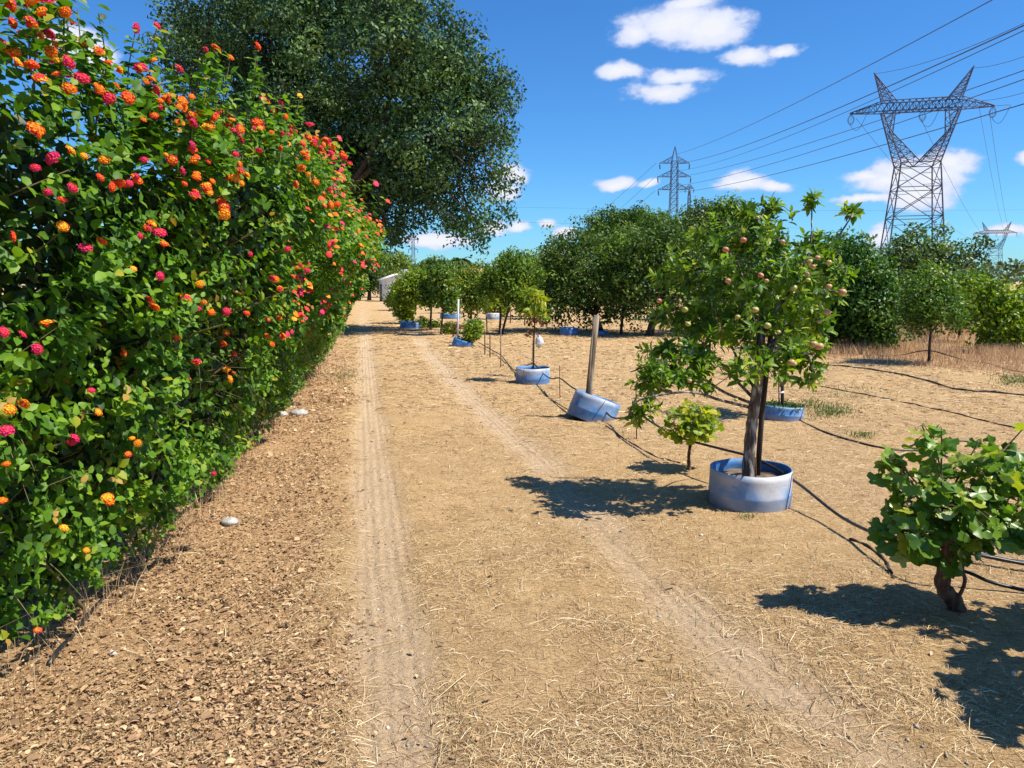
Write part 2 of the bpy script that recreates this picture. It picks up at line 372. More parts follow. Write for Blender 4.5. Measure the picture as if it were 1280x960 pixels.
def hz(x, y):
    x = np.asarray(x, float); y = np.asarray(y, float)
    m, lat = track_info(x, y)
    f = np.clip((60 - np.hypot(x, y)) / 30, 0, 1)
    z = ((fbm(x * .5, y * .5, 1.0) - .5) * .07 + (fbm(x * 2.3, y * 2.3, 3.0, 3) - .5) * .035) * f
    z = z - m * .022 * f + m * .0025 * np.cos(lat * 62 + y * 1.3)
    lit = litter_mask(x, y)
    z = z + lit * (fbm(x * 9, y * 9, 7.0, 2) - .4) * .022 * np.clip((9 - y) / 4, 0, 1)
    return z
def hedge_base(y):
    return np.interp(y, [-3, 2, 4, 5.85, 8.5, 14.3, 56, 90], [-1.88, -1.88, -1.94, -2.2, -2.8, -3.6, -11.7, -18.3])
def litter_mask(x, y):
    e = hedge_base(y)
    tx = np.interp(y, [v.y for v in left_tr], [v.x for v in left_tr])
    w = np.clip((tx - .12 - x + (fbm(x * 2, y * 2, 9.0) - .5) * .5) / .35, 0, 1)
    return w * np.clip((24 - y) / 10, 0, 1)

def axis_y():
    v = [-6, -4, -2.5, -1.5, -.5, .3, .8, 1.2, 1.5]; y = 1.5; s = .022
    while y < 4000:
        s = max(.022, y * (.007 if y < 10 else .007 + min(.12, (y - 10) * .0015))); y += s; v.append(y)
    return np.array(v)
def axis_x():
    v = [0]; x = 0
    while x < 4000:
        s = .024 if x < 2.4 else max(.024, (x - 2.4) * .035 + .024); x += s; v.append(x)
    v = np.array(v); return np.concatenate([-v[:0:-1], v])
gy, gx = axis_y(), axis_x()
XX, YY = np.meshgrid(gx, gy); ZZ = hz(XX, YY)
nx, ny = len(gx), len(gy)
idx = np.arange(nx * ny).reshape(ny, nx)
q4 = np.stack([idx[:-1, :-1], idx[:-1, 1:], idx[1:, 1:], idx[1:, :-1]], -1).reshape(-1)
tm, tl = track_info(XX, YY)
# a paler road band between and beside the two wheel tracks, beyond the straw
rx_c = np.interp(YY, [v.y for v in left_tr], [v.x for v in left_tr]); rx_r = np.interp(YY, [v.y for v in right_tr], [v.x for v in right_tr])
gb = MB(); gb.raw(np.stack([XX, YY, ZZ], -1).reshape(-1, 3), q4, [4] * (len(q4) // 4))
m, q = new_mat('dry sandy ground with straw')
tcx = q.n('ShaderNodeTexCoord'); V_ = tcx.outputs['Object']
trk = q.n('ShaderNodeAttribute', attribute_name='track').outputs['Fac']; lat = q.n('ShaderNodeAttribute', attribute_name='lat').outputs['Fac']
lit = q.n('ShaderNodeAttribute', attribute_name='litter').outputs['Fac']; grs = q.n('ShaderNodeAttribute', attribute_name='drygrass').outputs['Fac']
n_big = q.noise(.55, 4, .6, V_); n_mid = q.noise(4.5, 8, .75, V_); n_fine = q.noise(38, 6, .75, V_)
mps = q.n('ShaderNodeMapping', ins={'Vector': V_, 'Scale': (1, 5, 1), 'Rotation': (0, 0, .5)}).outputs[0]
mps2 = q.n('ShaderNodeMapping', ins={'Vector': V_, 'Scale': (1, 5, 1), 'Rotation': (0, 0, -.7)}).outputs[0]
n_str = q.m('MAXIMUM', q.noise(34, 4, .75, mps, 1.0), q.noise(30, 4, .75, mps2, 1.0))
base = q.ramp(n_mid, [(.34, (.31, .20, .10)), (.5, (.51, .35, .185)), (.64, (.66, .485, .285))])
base = q.mix(q.m('MULTIPLY', q.n('ShaderNodeMapRange', ins={'Value': n_big, 'From Min': .42, 'From Max': .62}).outputs[0], .45), base, (.36, .25, .165))
strawc = q.ramp(n_str, [(.46, (.13, .08, .045)), (.52, (.40, .26, .13)), (.58, (.58, .41, .22)), (.66, (.78, .60, .36))])
base = q.mix(.55, base, strawc)
litc = q.ramp(n_fine, [(.36, (.15, .09, .05)), (.46, (.38, .235, .13)), (.56, (.56, .37, .21)), (.66, (.70, .50, .31))])
base = q.mix(q.m('MULTIPLY', lit, .8), base, litc)
tg = q.m('MULTIPLY', q.m('SINE', q.m('ADD', q.m('MULTIPLY', lat, 105.0), q.m('MULTIPLY', n_mid, 5.0))), 1.0)
tg2 = q.m('MULTIPLY', tg, q.n('ShaderNodeMapRange', ins={'Value': n_mid, 'From Min': .35, 'From Max': .6}).outputs[0])
trc = q.ramp(n_fine, [(.38, (.45, .335, .23)), (.62, (.58, .455, .33))])
trc = q.mix(q.m('MULTIPLY', q.m('ADD', q.m('MULTIPLY', tg2, .5), .5), .14), trc, (.40, .30, .21))
tf = q.m('MULTIPLY', trk, q.n('ShaderNodeMapRange', ins={'Value': n_mid, 'From Min': .25, 'From Max': .5, 'To Min': .35, 'To Max': .9}).outputs[0])
base = q.mix(tf, base, trc)
dgc = q.ramp(n_fine, [(.4, (.34, .20, .11)), (.6, (.56, .38, .22))])
base = q.mix(q.m('MULTIPLY', grs, .85), base, dgc)
spk = q.n('ShaderNodeMapRange', ins={'Value': q.noise(140, 2, .6, V_), 'From Min': .60, 'From Max': .66, 'To Max': .7}).outputs[0]
base = q.mix(spk, base, (.09, .06, .04))
p = q.n('ShaderNodeBsdfPrincipled', ins={'Base Color': base, 'Roughness': .93, 'Specular IOR Level': .15})
base = q.mix(1.0, base, (1.16, 1.10, .98), 'MULTIPLY'); q.t.links.new(base, p.inputs['Base Color'])
hgt = q.m('ADD', q.m('ADD', q.m('MULTIPLY', n_fine, .8), q.m('MULTIPLY', n_str, .5)), q.m('MULTIPLY', q.m('MULTIPLY', tg2, trk), .14))
hgt = q.m('ADD', hgt, q.m('MULTIPLY', n_mid, 1.2))
b = q.n('ShaderNodeBump', ins={'Strength': 1.0, 'Distance': .022, 'Height': hgt})
q.t.links.new(b.outputs[0], p.inputs['Normal']); out(q, p.outputs[0]); MAT['ground'] = m
def drygrass_mask(x, y):
    # band of uncut grass between the hose and the orchard on the right
    edge = np.interp(x, [2.0, 5, 8, 12, 30], [23, 16.6, 13.6, 12.0, 12.0]) + (fbm(x * .8, y * .8, 2.0) - .5) * 1.5
    return np.clip((y - edge) / 1.2, 0, 1) * np.clip((x - 5.2 - (y - 17) * .12) / 1.5, 0, 1) * np.clip((60 - y) / 20, 0, 1)
g = gb.build('ground', MAT['ground'], smooth=True, attrs={'track': tm.ravel(), 'lat': tl.ravel(), 'litter': litter_mask(XX, YY).ravel(), 'drygrass': drygrass_mask(XX, YY).ravel()})
g['kind'] = 'structure'
def gz(x, y): return float(hz(np.array([x]), np.array([y]))[0])
def onG(px, py):
    v = G(px, py); v.z = gz(v.x, v.y); return v

# ---- straw, fallen leaves, pebbles
def scatter_area(n, y0, y1, pw=1.6, xl=None, xr=None):
    u = rng.random(n); y = (y0 ** (1 - pw) + u * (y1 ** (1 - pw) - y0 ** (1 - pw))) ** (1 / (1 - pw))
    if xl is None: x = rng.uniform(-1, 1, n) * (y * .80 + .3)
    else: x = rng.uniform(xl, xr, n)
    return x, y
def ribbons(mb, x, y, length, width, curl, tint, lift, K=4):
    n = len(x); a = rng.uniform(0, math.pi * 2, n); bend = rng.normal(0, curl, n)
    pts = np.zeros((n, K, 3)); cx, cy = x.copy(), y.copy()
    for j in range(K):
        pts[:, j, 0] = cx; pts[:, j, 1] = cy
        aa = a + bend * j; cx = cx + np.cos(aa) * length / (K - 1); cy = cy + np.sin(aa) * length / (K - 1)
    z = hz(pts[..., 0], pts[..., 1]); arch = np.sin(np.linspace(0, math.pi, K))[None] * rng.uniform(0, 1, n)[:, None] * lift
    tip = rng.uniform(-.3, 1, n)[:, None] * lift * (np.linspace(0, 1, K) ** 1.5)[None]
    pts[..., 2] = z + .003 + arch + np.maximum(tip, 0)
    per = np.stack([-np.sin(a), np.cos(a), rng.normal(0, .6, n)], -1); per = unit(per)[:, None] * (width * .5)[:, None, None]
    V = np.stack([pts - per, pts + per], 2).reshape(n, K * 2, 3)
    f = np.array([[2 * j, 2 * j + 1, 2 * j + 3, 2 * j + 2] for j in range(K - 1)]).ravel()
    mb.raw(V.reshape(-1, 3), (np.arange(n)[:, None] * K * 2 + f[None]).ravel(), [4] * (n * (K - 1)), np.repeat(tint, K * 2))
n = 190000; x, y = scatter_area(n, 1.9, 18, 1.6)
tmk, _ = track_info(x, y); lt = litter_mask(x, y)
patch = fbm(x * 1.3, y * 1.3, 5.0)
keep = (rng.random(n) > tmk * .88) & (rng.random(n) > lt * -.1) & (rng.random(n) < np.clip((patch - .28) * 3.2, .12, 1)) & (x > hedge_base(y) - .3)
x, y = x[keep], y[keep]; n = len(x)
sb = MB(); far = np.clip(y / 5, 1, 3.2)
ribbons(sb, x, y, rng.gamma(2.2, .015, n) * (1 + .15 * far) + .008, rng.uniform(.0009, .0024, n) * far, .16, np.clip(rng.normal(.55, .30, n), 0, 1), .009, 3)
n = 700; x, y = scatter_area(n, 1.9, 12, 1.4)
ribbons(sb, x, y, rng.uniform(.08, .22, n), rng.uniform(.0015, .003, n), .10, np.clip(rng.normal(.75, .25, n), 0, 1), .02)
n = 60000; y = 6 + 26 * rng.random(n) ** 1.3; x = rng.uniform(-.35, .8, n) * (y + 1); tmk, _ = track_info(x, y)
keep = (rng.random(n) < np.clip((y - 6) / 6, 0, .75)) & (rng.random(n) > tmk * .8) & (x > hedge_base(y)) & (fbm(x * .9, y * .9, 2.5) > .36); x, y = x[keep], y[keep]; n = len(x)
ribbons(sb, x, y, rng.uniform(.05, .13, n), y * rng.uniform(.0004, .0010, n), .3, np.clip(rng.normal(.48, .26, n), 0, 1), .010, 3)
tag(sb.build('straw_litter', MAT['straw']), 'cut pale straw strewn over the sandy track and field', 'straw', kind='stuff')
# fallen leaves, thick along the hedge
n = 100000; x, y = scatter_area(n, 1.9, 20, 1.6); x = hedge_base(y) - .2 + rng.random(n) ** .9 * (2.0 + .05 * y)
lt = litter_mask(x, y); keep = rng.random(n) < np.clip(lt * 1.0 + .015, 0, 1) * np.clip(fbm(x * 2.1, y * 2.1, 8.0) * 1.8 - .2, .15, 1)
x, y = x[keep], y[keep]
n2 = 900; x2, y2 = scatter_area(n2, 1.9, 14, 1.5); x = np.concatenate([x, x2]); y = np.concatenate([y, y2]); n = len(x)
lb = MB(); pos = np.stack([x, y, hz(x, y) + .006 + rng.random(n) * .012], -1)
dr = unit(np.stack([rng.normal(size=n), rng.normal(size=n), rng.normal(0, .2, n)], -1)); nr = unit(np.stack([rng.normal(0, .5, n), rng.normal(0, .5, n), np.ones(n)], -1))
L = (.006 + rng.gamma(1.8, .0058, n)) * np.clip(y / 6, 1, 1.8); big = y < 6
tin = np.clip(rng.normal(.42, .20, n), 0, 1)
lb.leaves(pos[big], dr[big], nr[big], L[big], L[big] * rng.uniform(.35, .8, big.sum()), tin[big], 'oval')
lb.leaves(pos[~big], dr[~big], nr[~big], L[~big], L[~big] * .7, tin[~big], 'simple')
tag(lb.build('leaf_litter', MAT['litter']), 'brown fallen leaves carpeting the verge beside the lantana hedge', 'fallen leaves', kind='stuff')
# pebbles and clods
pb = MB(); n = 700; x, y = scatter_area(n, 1.9, 12, 1.6); s = rng.gamma(2, .0022, n) + .002
ico = np.array([(1, 0, 0), (-1, 0, 0), (0, 1, 0), (0, -1, 0), (0, 0, .7), (0, 0, -.7)], float)
fo = np.array([(0, 2, 4), (2, 1, 4), (1, 3, 4), (3, 0, 4), (2, 0, 5), (1, 2, 5), (3, 1, 5), (0, 3, 5)]).ravel()
V = ico[None] * s[:, None, None] * rng.uniform(.6, 1.4, (n, 6, 1)) + np.stack([x, y, hz(x, y) + .002], -1)[:, None]
pb.raw(V.reshape(-1, 3), (np.arange(n)[:, None] * 6 + fo[None]).ravel(), [3] * (n * 8), np.repeat(rng.random(n), 6))
tag(pb.build('pebbles', MAT['pebble']), 'small pale pebbles and clods lying loose on the dirt track', 'pebbles', kind='stuff')

def blades(mb, x, y, h, w, lean, tint):
    n = len(x); z = hz(x, y); a = rng.uniform(0, 2 * math.pi, n)
    d = np.stack([np.cos(a), np.sin(a)], -1); ln = np.abs(rng.normal(0, lean, n)) * h
    b0 = np.stack([x, y, z - .005], -1); md = b0 + np.concatenate([d * (ln * .35)[:, None], (h * .55)[:, None]], -1); tp = b0 + np.concatenate([d * ln[:, None], h[:, None]], -1)
    pa = rng.uniform(0, 2 * math.pi, n); pr = np.stack([np.cos(pa), np.sin(pa), np.zeros(n)], -1) * (w * .5)[:, None]
    V = np.stack([b0 - pr, b0 + pr, md + pr * .8, md - pr * .8, tp], 1)
    mb.raw(V.reshape(-1, 3), (np.arange(n)[:, None] * 5 + np.array([0, 1, 2, 3, 3, 2, 4])[None]).ravel(), np.tile([4, 3], n), np.repeat(tint, 5))
db = MB(); n = 130000; y = 12 + 30 * rng.random(n) ** 1.5; x = 4 + rng.random(n) * (y * .8 + 2)
mk = drygrass_mask(x, y); cl_ = fbm(x * .9, y * .9, 6.0); keep = rng.random(n) < mk * np.clip(cl_ * 2 - .4, .1, 1); x, y, cl_ = x[keep], y[keep], cl_[keep]; n = len(x)
far_ = np.clip((y - 15 + (x - 6) * .2) / 7, 0, 1)
blades(db, x, y, rng.uniform(.08, .20, n) * (.7 + 1.1 * far_) + .55 * far_ * np.clip(cl_ * 3 - 1.3, 0, 1), rng.uniform(.006, .014, n) * (y / 18), .45, np.clip(rng.normal(.45 + .25 * far_, .25, n), 0, 1))
tag(db.build('dry_grass', MAT['drygrass']), 'reddish tan uncut dry grass in front of the orchard trees on the right', 'dry grass', kind='stuff')
# sparse stubble over the field, and dry skirt under the hedge
st = MB(); n = 16000; x, y = scatter_area(n, 4.5, 30, 1.5); tmk, _ = track_info(x, y); keep = (tmk < .2) & (x > -.8 * 1) & (fbm(x * .7, y * .7, 3.3) > .42); x, y = x[keep], y[keep]; n = len(x)
blades(st, x, y, rng.uniform(.015, .05, n), rng.uniform(.002, .004, n) * (y / 5), .9, np.clip(rng.normal(.7, .2, n), 0, 1))
n = 5000; y = rng.uniform(1.5, 30, n); x = hedge_base(y) + rng.normal(-.12, .13, n)
blades(st, x, y, rng.uniform(.05, .26, n), rng.uniform(.002, .004, n) * np.clip(y / 4, 1, 4), .6, np.clip(rng.normal(.5, .3, n), 0, 1))
tag(st.build('dry_stubble', MAT['drygrass']), 'short dry stubble scattered over the field and under the hedge', 'stubble', kind='stuff')
wb = MB()
for (px, py, rx, ry, nn) in [(1040, 516, 34, 9, 700), (1075, 543, 18, 5, 200), (1270, 477, 28, 9, 600), (1010, 508, 25, 7, 300), (430, 470, 26, 12, 240), (1060, 490, 60, 12, 200), (935, 648, 14, 5, 60), (960, 700, 300, 60, 50), (860, 800, 200, 90, 50)]:
    for _ in range(nn):
        v = G(px + random.gauss(0, rx * .5), py + random.gauss(0, ry * .5))
        blades(wb, np.array([v.x]), np.array([v.y]), np.array([random.uniform(.02, .06)]), np.array([.004 * max(1, v.y / 5)]), .8, np.array([random.random()]))
tag(wb.build('green_weeds', MAT['greengrass']), 'small patches of green weeds sprouting on the dry field', 'weeds', kind='stuff')

# ---------------------------------------------------------------- lantana hedge
def hedge_front(y, z):
    xb = hedge_base(y); bul = np.interp(y, [-3, 2, 3, 3.8, 6, 9, 11.5, 13], [.35, .42, .50, .78, .92, 1.08, 1.12, 1.0])
    bz = np.interp(z, [0, .35, .9, 1.5, 1.9, 2.3, 2.6, 2.9], [.05, .10, .32, .66, .95, 1.0, .80, .4])
    return xb + bul * bz
def hedge_top(y): return np.interp(y, [-3, 2.6, 3.1, 3.4, 4.3, 6, 9, 11.5, 13], [2.55, 2.46, 2.30, 2.26, 2.36, 2.42, 2.42, 2.3, 2.0])
LE = empty('lantana_hedge', (-2.6, 5, 0), 'tall lantana hedge covered in orange and magenta flower heads along the left of the track', 'hedge')
def sprig_points(n, y0, y1, seed, out_j=.18, z0=.12):
    r = np.random.default_rng(seed)
    y = y0 + (y1 - y0) * r.random(n) ** 1.15; zt = hedge_top(y)
    u = r.random(n); ontop = u > .80
    z = np.where(ontop, zt - r.random(n) * .12, z0 + (zt - z0) * r.random(n) ** .9)
    xf = hedge_front(y, np.minimum(z, 2.6))
    bump = (fbm(y * 1.6, z * 1.6, 2.0, 3) - .5) * .75 + (fbm(y * 4.5, z * 4.5, 6.0, 2) - .5) * .34
    x = np.where(ontop, xf - r.random(n) * 1.0, xf + bump - np.abs(r.normal(0, out_j, n)))
    z = np.where(ontop, z + bump * .5, z)
    nrm = np.stack([np.where(ontop, .3, 1.0), np.zeros(n), np.where(ontop, 1.0, np.clip((z - 1.4) * .5, -.35, .8))], -1)
    return np.stack([x, y, z], -1), unit(nrm), r, bump
def make_sprigs(pts, nrm, r, leafL, per, length, stem_mb, tint0=.5, spread=.45):
    n = len(pts)
    ax = unit(nrm * .8 + np.array([.1, -.05, .45]) + r.normal(0, .45, (n, 3)))
    pos = []; dr = []; nr = []; tin = []; LL = []
    side = unit(np.cross(ax, r.normal(size=(n, 3)))); side2 = np.cross(ax, side)
    tb = np.clip(r.normal(tint0, .18, n), 0, 1)
    for j in range(per):
        t = (j // 2) / (per / 2); s = side if (j // 2) % 2 == 0 else side2; sg = 1 if j % 2 else -1
        p0 = pts + ax * (length * (t - .4))[:, None] if np.ndim(length) else pts + ax * length * (t - .4)
        d = unit(s * sg + ax * .35 + np.array([0, 0, -.25]) + r.normal(0, .25, (n, 3)))
        nn_ = unit(ax * .6 + np.array([.35, -.1, .75]) + r.normal(0, .38, (n, 3)))
        pos.append(p0); dr.append(d); nr.append(nn_)
        tin.append(np.clip(tb + (t - .5) * .35 + r.normal(0, .10, n), 0, 1)); LL.append(leafL * (1.1 - .45 * t) * r.uniform(.75, 1.2, n))
    if stem_mb is not None:
        a = pts - ax * .10; b_ = pts + ax * .06
        for i in range(n): stem_mb.tube([a[i], b_[i]], [.0022, .0012], 3, .6, False)
    return np.concatenate(pos), np.concatenate(dr), np.concatenate(nr), np.concatenate(tin), np.concatenate(LL)
# the largest heads where the photograph shows them (pixel, pixel, kind)
HEADS = [(22, 78, 0), (40, 82, 2), (16, 296, 3), (12, 512, 0), (30, 505, 1), (8, 538, 4), (93, 548, 4), (78, 283, 0), (90, 235, 5), (60, 240, 4), (88, 188, 1), (105, 195, 0), (85, 78, 5), (52, 15, 0), (90, 28, 3), (102, 98, 5), (160, 122, 3), (136, 78, 2), (196, 32, 5), (170, 35, 4), (192, 75, 0), (224, 86, 5), (205, 122, 0), (66, 198, 4), (44, 210, 5), (78, 250, 3), (187, 375, 3), (193, 384, 0), (200, 345, 4), (167, 336, 1), (58, 404, 0), (46, 436, 4), (28, 418, 5), (5, 415, 5), (90, 552, 5), (165, 548, 1), (172, 554, 0), (160, 568, 6), (134, 622, 0), (137, 628, 2), (114, 488, 5), (246, 386, 4), (255, 378, 2), (264, 390, 2), (267, 592, 4), (283, 462, 0), (292, 466, 2), (287, 474, 0), (325, 160, 0), (290, 150, 1), (270, 60, 5), (322, 58, 3), (288, 72, 2), (375, 120, 1), (357, 146, 2), (424, 173, 5), (430, 198, 3), (470, 230, 5), (485, 252, 3), (385, 218, 1), (395, 228, 2), (422, 255, 3), (250, 355, 0), (300, 205, 1), (240, 182, 4), (175, 295, 5), (205, 305, 2), (340, 348, 4), (382, 398, 4), (410, 370, 0), (418, 330, 2), (280, 268, 0), (228, 214, 4), (8, 580, 2), (108, 688, 0), (47, 788, 6), (80, 660, 1), (2, 626, 2), (130, 200, 0), (180, 200, 4), (150, 230, 2), (215, 200, 6), (125, 222, 3)]
hp = []; shoots = []
for (px, py, kd) in HEADS:
    d = ray(px, py); best = None
    for t in np.linspace(1.6, 13, 260):
        pnt = Vector((0, 0, CAMH)) + d * t
        if pnt.z < .1: break
        if pnt.z < hedge_top(pnt.y) + .16 and pnt.x < hedge_front(pnt.y, min(pnt.z, 2.55)) + .10 + .6 * (fbm(pnt.y * 1.6, pnt.z * 1.6, 2.0, 3) - .5):
            best = pnt; break
    if best is None:      # stands clear of the hedge on a long shoot
        ts = np.linspace(2.2, 11, 200); co = [((0, 0, CAMH)[2] + d.z * t - float(hedge_top(d.y * t))) if d.y * t > 2.2 else 9 for t in ts]
        cost = [max(0, c_) + 1.5 * max(0, d.x * t - float(hedge_front(d.y * t, 2.3)) + .1) for c_, t in zip(co, ts)]
        best = Vector((0, 0, CAMH)) + d * float(ts[int(np.argmin(cost))]); shoots.append(best)
    hp.append((best, kd))
hb = MB(); stems = MB()
pts, nrm, r, bmp = sprig_points(9800, 1.3, 13.0, 21)
hol = (fbm(pts[:, 1] * 1.9, pts[:, 2] * 1.9, 12.0, 2)); lowp = pts[:, 2] < 1.1
keep = ~((hol < .40) & (r.random(len(pts)) < .72)) & ~(lowp & (r.random(len(pts)) < .30)); pts, nrm = pts[keep], nrm[keep]
# outliers: shoots that break the outline at the top
nsh = 150; ysh = 2.6 + 10 * rng.random(nsh) ** 1.2; zsh = hedge_top(ysh); xsh = hedge_front(ysh, np.full(nsh, 2.3)) - rng.random(nsh) * .55
shoot_tips = []
for i in range(nsh):
    h = random.uniform(.08, .26) * (1.0 if random.random() < .85 else 1.5); lean = np.array([random.uniform(-.05, .25), random.uniform(-.2, .2), 1.0]); lean /= np.linalg.norm(lean)
    b0 = np.array([xsh[i], ysh[i], zsh[i] - .12]); tip = b0 + lean * (h + .1)
    stems.tube([b0, (b0 + tip) / 2 + np.random.default_rng(i).normal(0, .01, 3), tip], [.004, .003, .0018], 4, .5, False)
    for j in range(5): pts = np.vstack([pts, b0 + lean * (h + .1) * (.25 + .16 * j)]); nrm = np.vstack([nrm, [0.2, 0, 1]])
    shoot_tips.append(tip)
for v in shoots:
    tip = np.array(v); zb = float(min(hedge_top(v.y), 2.5)) - .15; b0 = np.array([min(v.x - .05, float(hedge_front(v.y, 2.3)) - .12), v.y, min(zb, v.z - .12)])
    pth = smooth_path([b0, b0 * .5 + tip * .5 + np.array([-.02, 0, .03]), tip], 4); stems.tube(pth, np.linspace(.004, .002, len(pth)), 4, .5, False)
    for j in range(1, 8): pts = np.vstack([pts, pth[j] - [0, 0, .02]]); nrm = np.vstack([nrm, [0.3, 0, 1]])
p_, d_, n_, t_, L_ = make_sprigs(pts, nrm, r, .053, 8, .17, None, .5)
L_ = L_ * np.clip(p_[:, 1] / 7, 1, 1.35)
cd = np.linalg.norm(p_ - np.array([0, 0, 1.6]), axis=1)
vis = (np.abs(p_[:, 0] / np.maximum(p_[:, 1], .1)) < .66) & (p_[:, 1] > 1.2)
order = np.argsort(np.where(vis, cd, 99)); ind = order[:300]; rest = order[300:]
nearm = p_[rest][:, 1] < 6.5; rn = rest[nearm]; rf = rest[~nearm]
hb.leaves(p_[rn], d_[rn], n_[rn], L_[rn], L_[rn] * .78, t_[rn], 'oval')
hb.leaves(p_[rf], d_[rf], n_[rf], L_[rf], L_[rf] * .85, t_[rf], 'simple')
hb.build('foliage', MAT['lantana'], LE, kind='stuff')
def leaf_meshes(tmpl, mat, nvar=5, wf=.8, name='leaf', lo=.15, hi=.95):
    r_ = []
    for i in range(nvar):
        b_ = MB(); b_.leaves(np.zeros((1, 3)), np.array([[1.0, 0, 0]]), np.array([[0, 0, 1.0]]), 1.0, wf, lo + (hi - lo) * i / (nvar - 1), tmpl); r_.append(b_.mesh(name, mat))
    return r_
def place_leaves(parent, meshes, pos, dr, nr, L, tint, name='leaf'):
    off = Vector(parent.location)
    for i in range(len(pos)):
        d = Vector(dr[i]).normalized(); n1 = Vector(nr[i]); n1 = (n1 - d * n1.dot(d)).normalized(); b1 = n1.cross(d)
        M = Matrix(((d.x, b1.x, n1.x), (d.y, b1.y, n1.y), (d.z, b1.z, n1.z))).to_4x4() @ Matrix.Scale(float(L[i]), 4)
        M.translation = Vector(pos[i]) - off
        o = bpy.data.objects.new(name, meshes[min(len(meshes) - 1, int(tint[i] * len(meshes)))]); o.parent = parent; o.matrix_local = M; COL.objects.link(o)
place_leaves(LE, leaf_meshes('oval', MAT['lantana']), p_[ind], d_[ind], n_[ind], L_[ind], t_[ind])
# inner mass of leaves, the hedge's interior shade painted in as darker colour
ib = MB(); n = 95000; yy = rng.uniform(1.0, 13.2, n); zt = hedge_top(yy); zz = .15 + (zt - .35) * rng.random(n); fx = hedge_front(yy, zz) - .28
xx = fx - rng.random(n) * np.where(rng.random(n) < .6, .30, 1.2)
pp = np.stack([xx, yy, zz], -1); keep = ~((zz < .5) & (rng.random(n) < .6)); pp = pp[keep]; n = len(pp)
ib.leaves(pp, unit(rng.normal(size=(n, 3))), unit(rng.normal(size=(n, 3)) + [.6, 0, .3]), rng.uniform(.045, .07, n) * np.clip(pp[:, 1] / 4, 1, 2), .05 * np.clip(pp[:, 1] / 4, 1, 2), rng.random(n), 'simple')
ib.build('inner_foliage', MAT['lantana_shaded'], LE, kind='stuff')
# woody stems
for i in range(260):
    y = 1.4 + 11 * random.random() ** 1.2; b0 = np.array([hedge_base(y) - random.uniform(.1, .7), y + random.uniform(-.7, .7), random.uniform(0, .9)]); z1 = b0[2] + random.uniform(.3, 1.3)
    e = np.array([hedge_front(y, z1) + random.uniform(-.35, .02), y + random.uniform(-.6, .6), z1]); md = (b0 + e) / 2 + np.array([-.2, random.uniform(-.2, .2), .15])
    r0 = random.uniform(.004, .013); stems.tube(smooth_path([b0, md, e], 4), np.linspace(r0, r0 * .35, 9), 4, random.random(), False)
for i in range(260):   # bare twigs poking out low down
    y = 1.6 + 9 * random.random(); z1 = random.uniform(.05, 1.3); b0 = np.array([hedge_front(y, z1) - .15, y, z1]); d = np.array([random.uniform(.1, .5), random.uniform(-.5, .5), random.uniform(-.5, .6)])
    stems.tube([b0, b0 + d * .25, b0 + d * .5 + [0, 0, -.03]], [.0025, .002, .0012], 3, random.random(), False)
stems.build('stems', MAT['twig'], LE)
# flower heads
def flower_mesh(inner, outer, seed, name='flower_head', nfl=30):
    r_ = random.Random(seed); b_ = MB()
    for i in range(nfl):
        t = (i + .5) / nfl; ph = i * 2.39996; th = math.acos(1 - t * 1.02) * 1.0
        nvec = np.array([math.sin(th) * math.cos(ph), math.sin(th) * math.sin(ph), math.cos(th)])
        c = nvec * np.array([.5, .5, .36]) * r_.uniform(.88, 1.08)
        a = unit(np.cross(nvec, [0.3, .5, .8])); bb = np.cross(nvec, a); s = r_.uniform(.13, .18); V = [c - nvec * .06]
        ro = r_.uniform(0, 1.5)
        for kx in range(8):
            an = ro + kx * math.pi / 4; rr = s * (1.0 if kx % 2 == 0 else .62)
            V.append(c + a * math.cos(an) * rr + bb * math.sin(an) * rr + nvec * .02)
        ti = inner + (outer - inner) * min(1, max(0, (t - .15) * 1.4)) + r_.uniform(-.06, .06)
        b_.faces(np.array(V), [(0, 1 + kx, 1 + (kx + 1) % 8) for kx in range(8)], min(1, max(0, ti)))
    # filled middle
    b_.tube([(0, 0, -.02), (0, 0, .16), (0, 0, .30)], [.44, .36, .12], 8, min(1, (inner + outer) / 2))
    # calyx cone
    b_.tube([(0, 0, -.45), (0, 0, -.1)], [.06, .30], 6, .5, False)
    return b_.mesh(name, MAT['flower'])
def mixed_head(seed):
    r_ = random.Random(seed); me = flower_mesh(.15, .6, seed, nfl=34); at = me.attributes['tint'].data
    c = [r_.choice([.02, .25, .45, .7, .92]) for _ in range(4)]
    v0 = 0
    for i in range(34):
        t = c[0] if i < 9 else (c[1] if i < 20 else (c[2] if i % 3 else c[3])); t = min(1, max(0, t + r_.uniform(-.08, .08)))
        for j in range(9): at[v0 + j].value = t
        v0 += 9
    return me
FM = [flower_mesh(.06, .30, 1), flower_mesh(.02, .22, 2), flower_mesh(.20, .50, 3), flower_mesh(.35, .66, 4), flower_mesh(.8, .95, 5), flower_mesh(.72, .9, 6), flower_mesh(.18, .98, 7), flower_mesh(.1, .5, 8)] + [mixed_head(q_) for q_ in range(20, 26)]
r5 = np.random.default_rng(77)
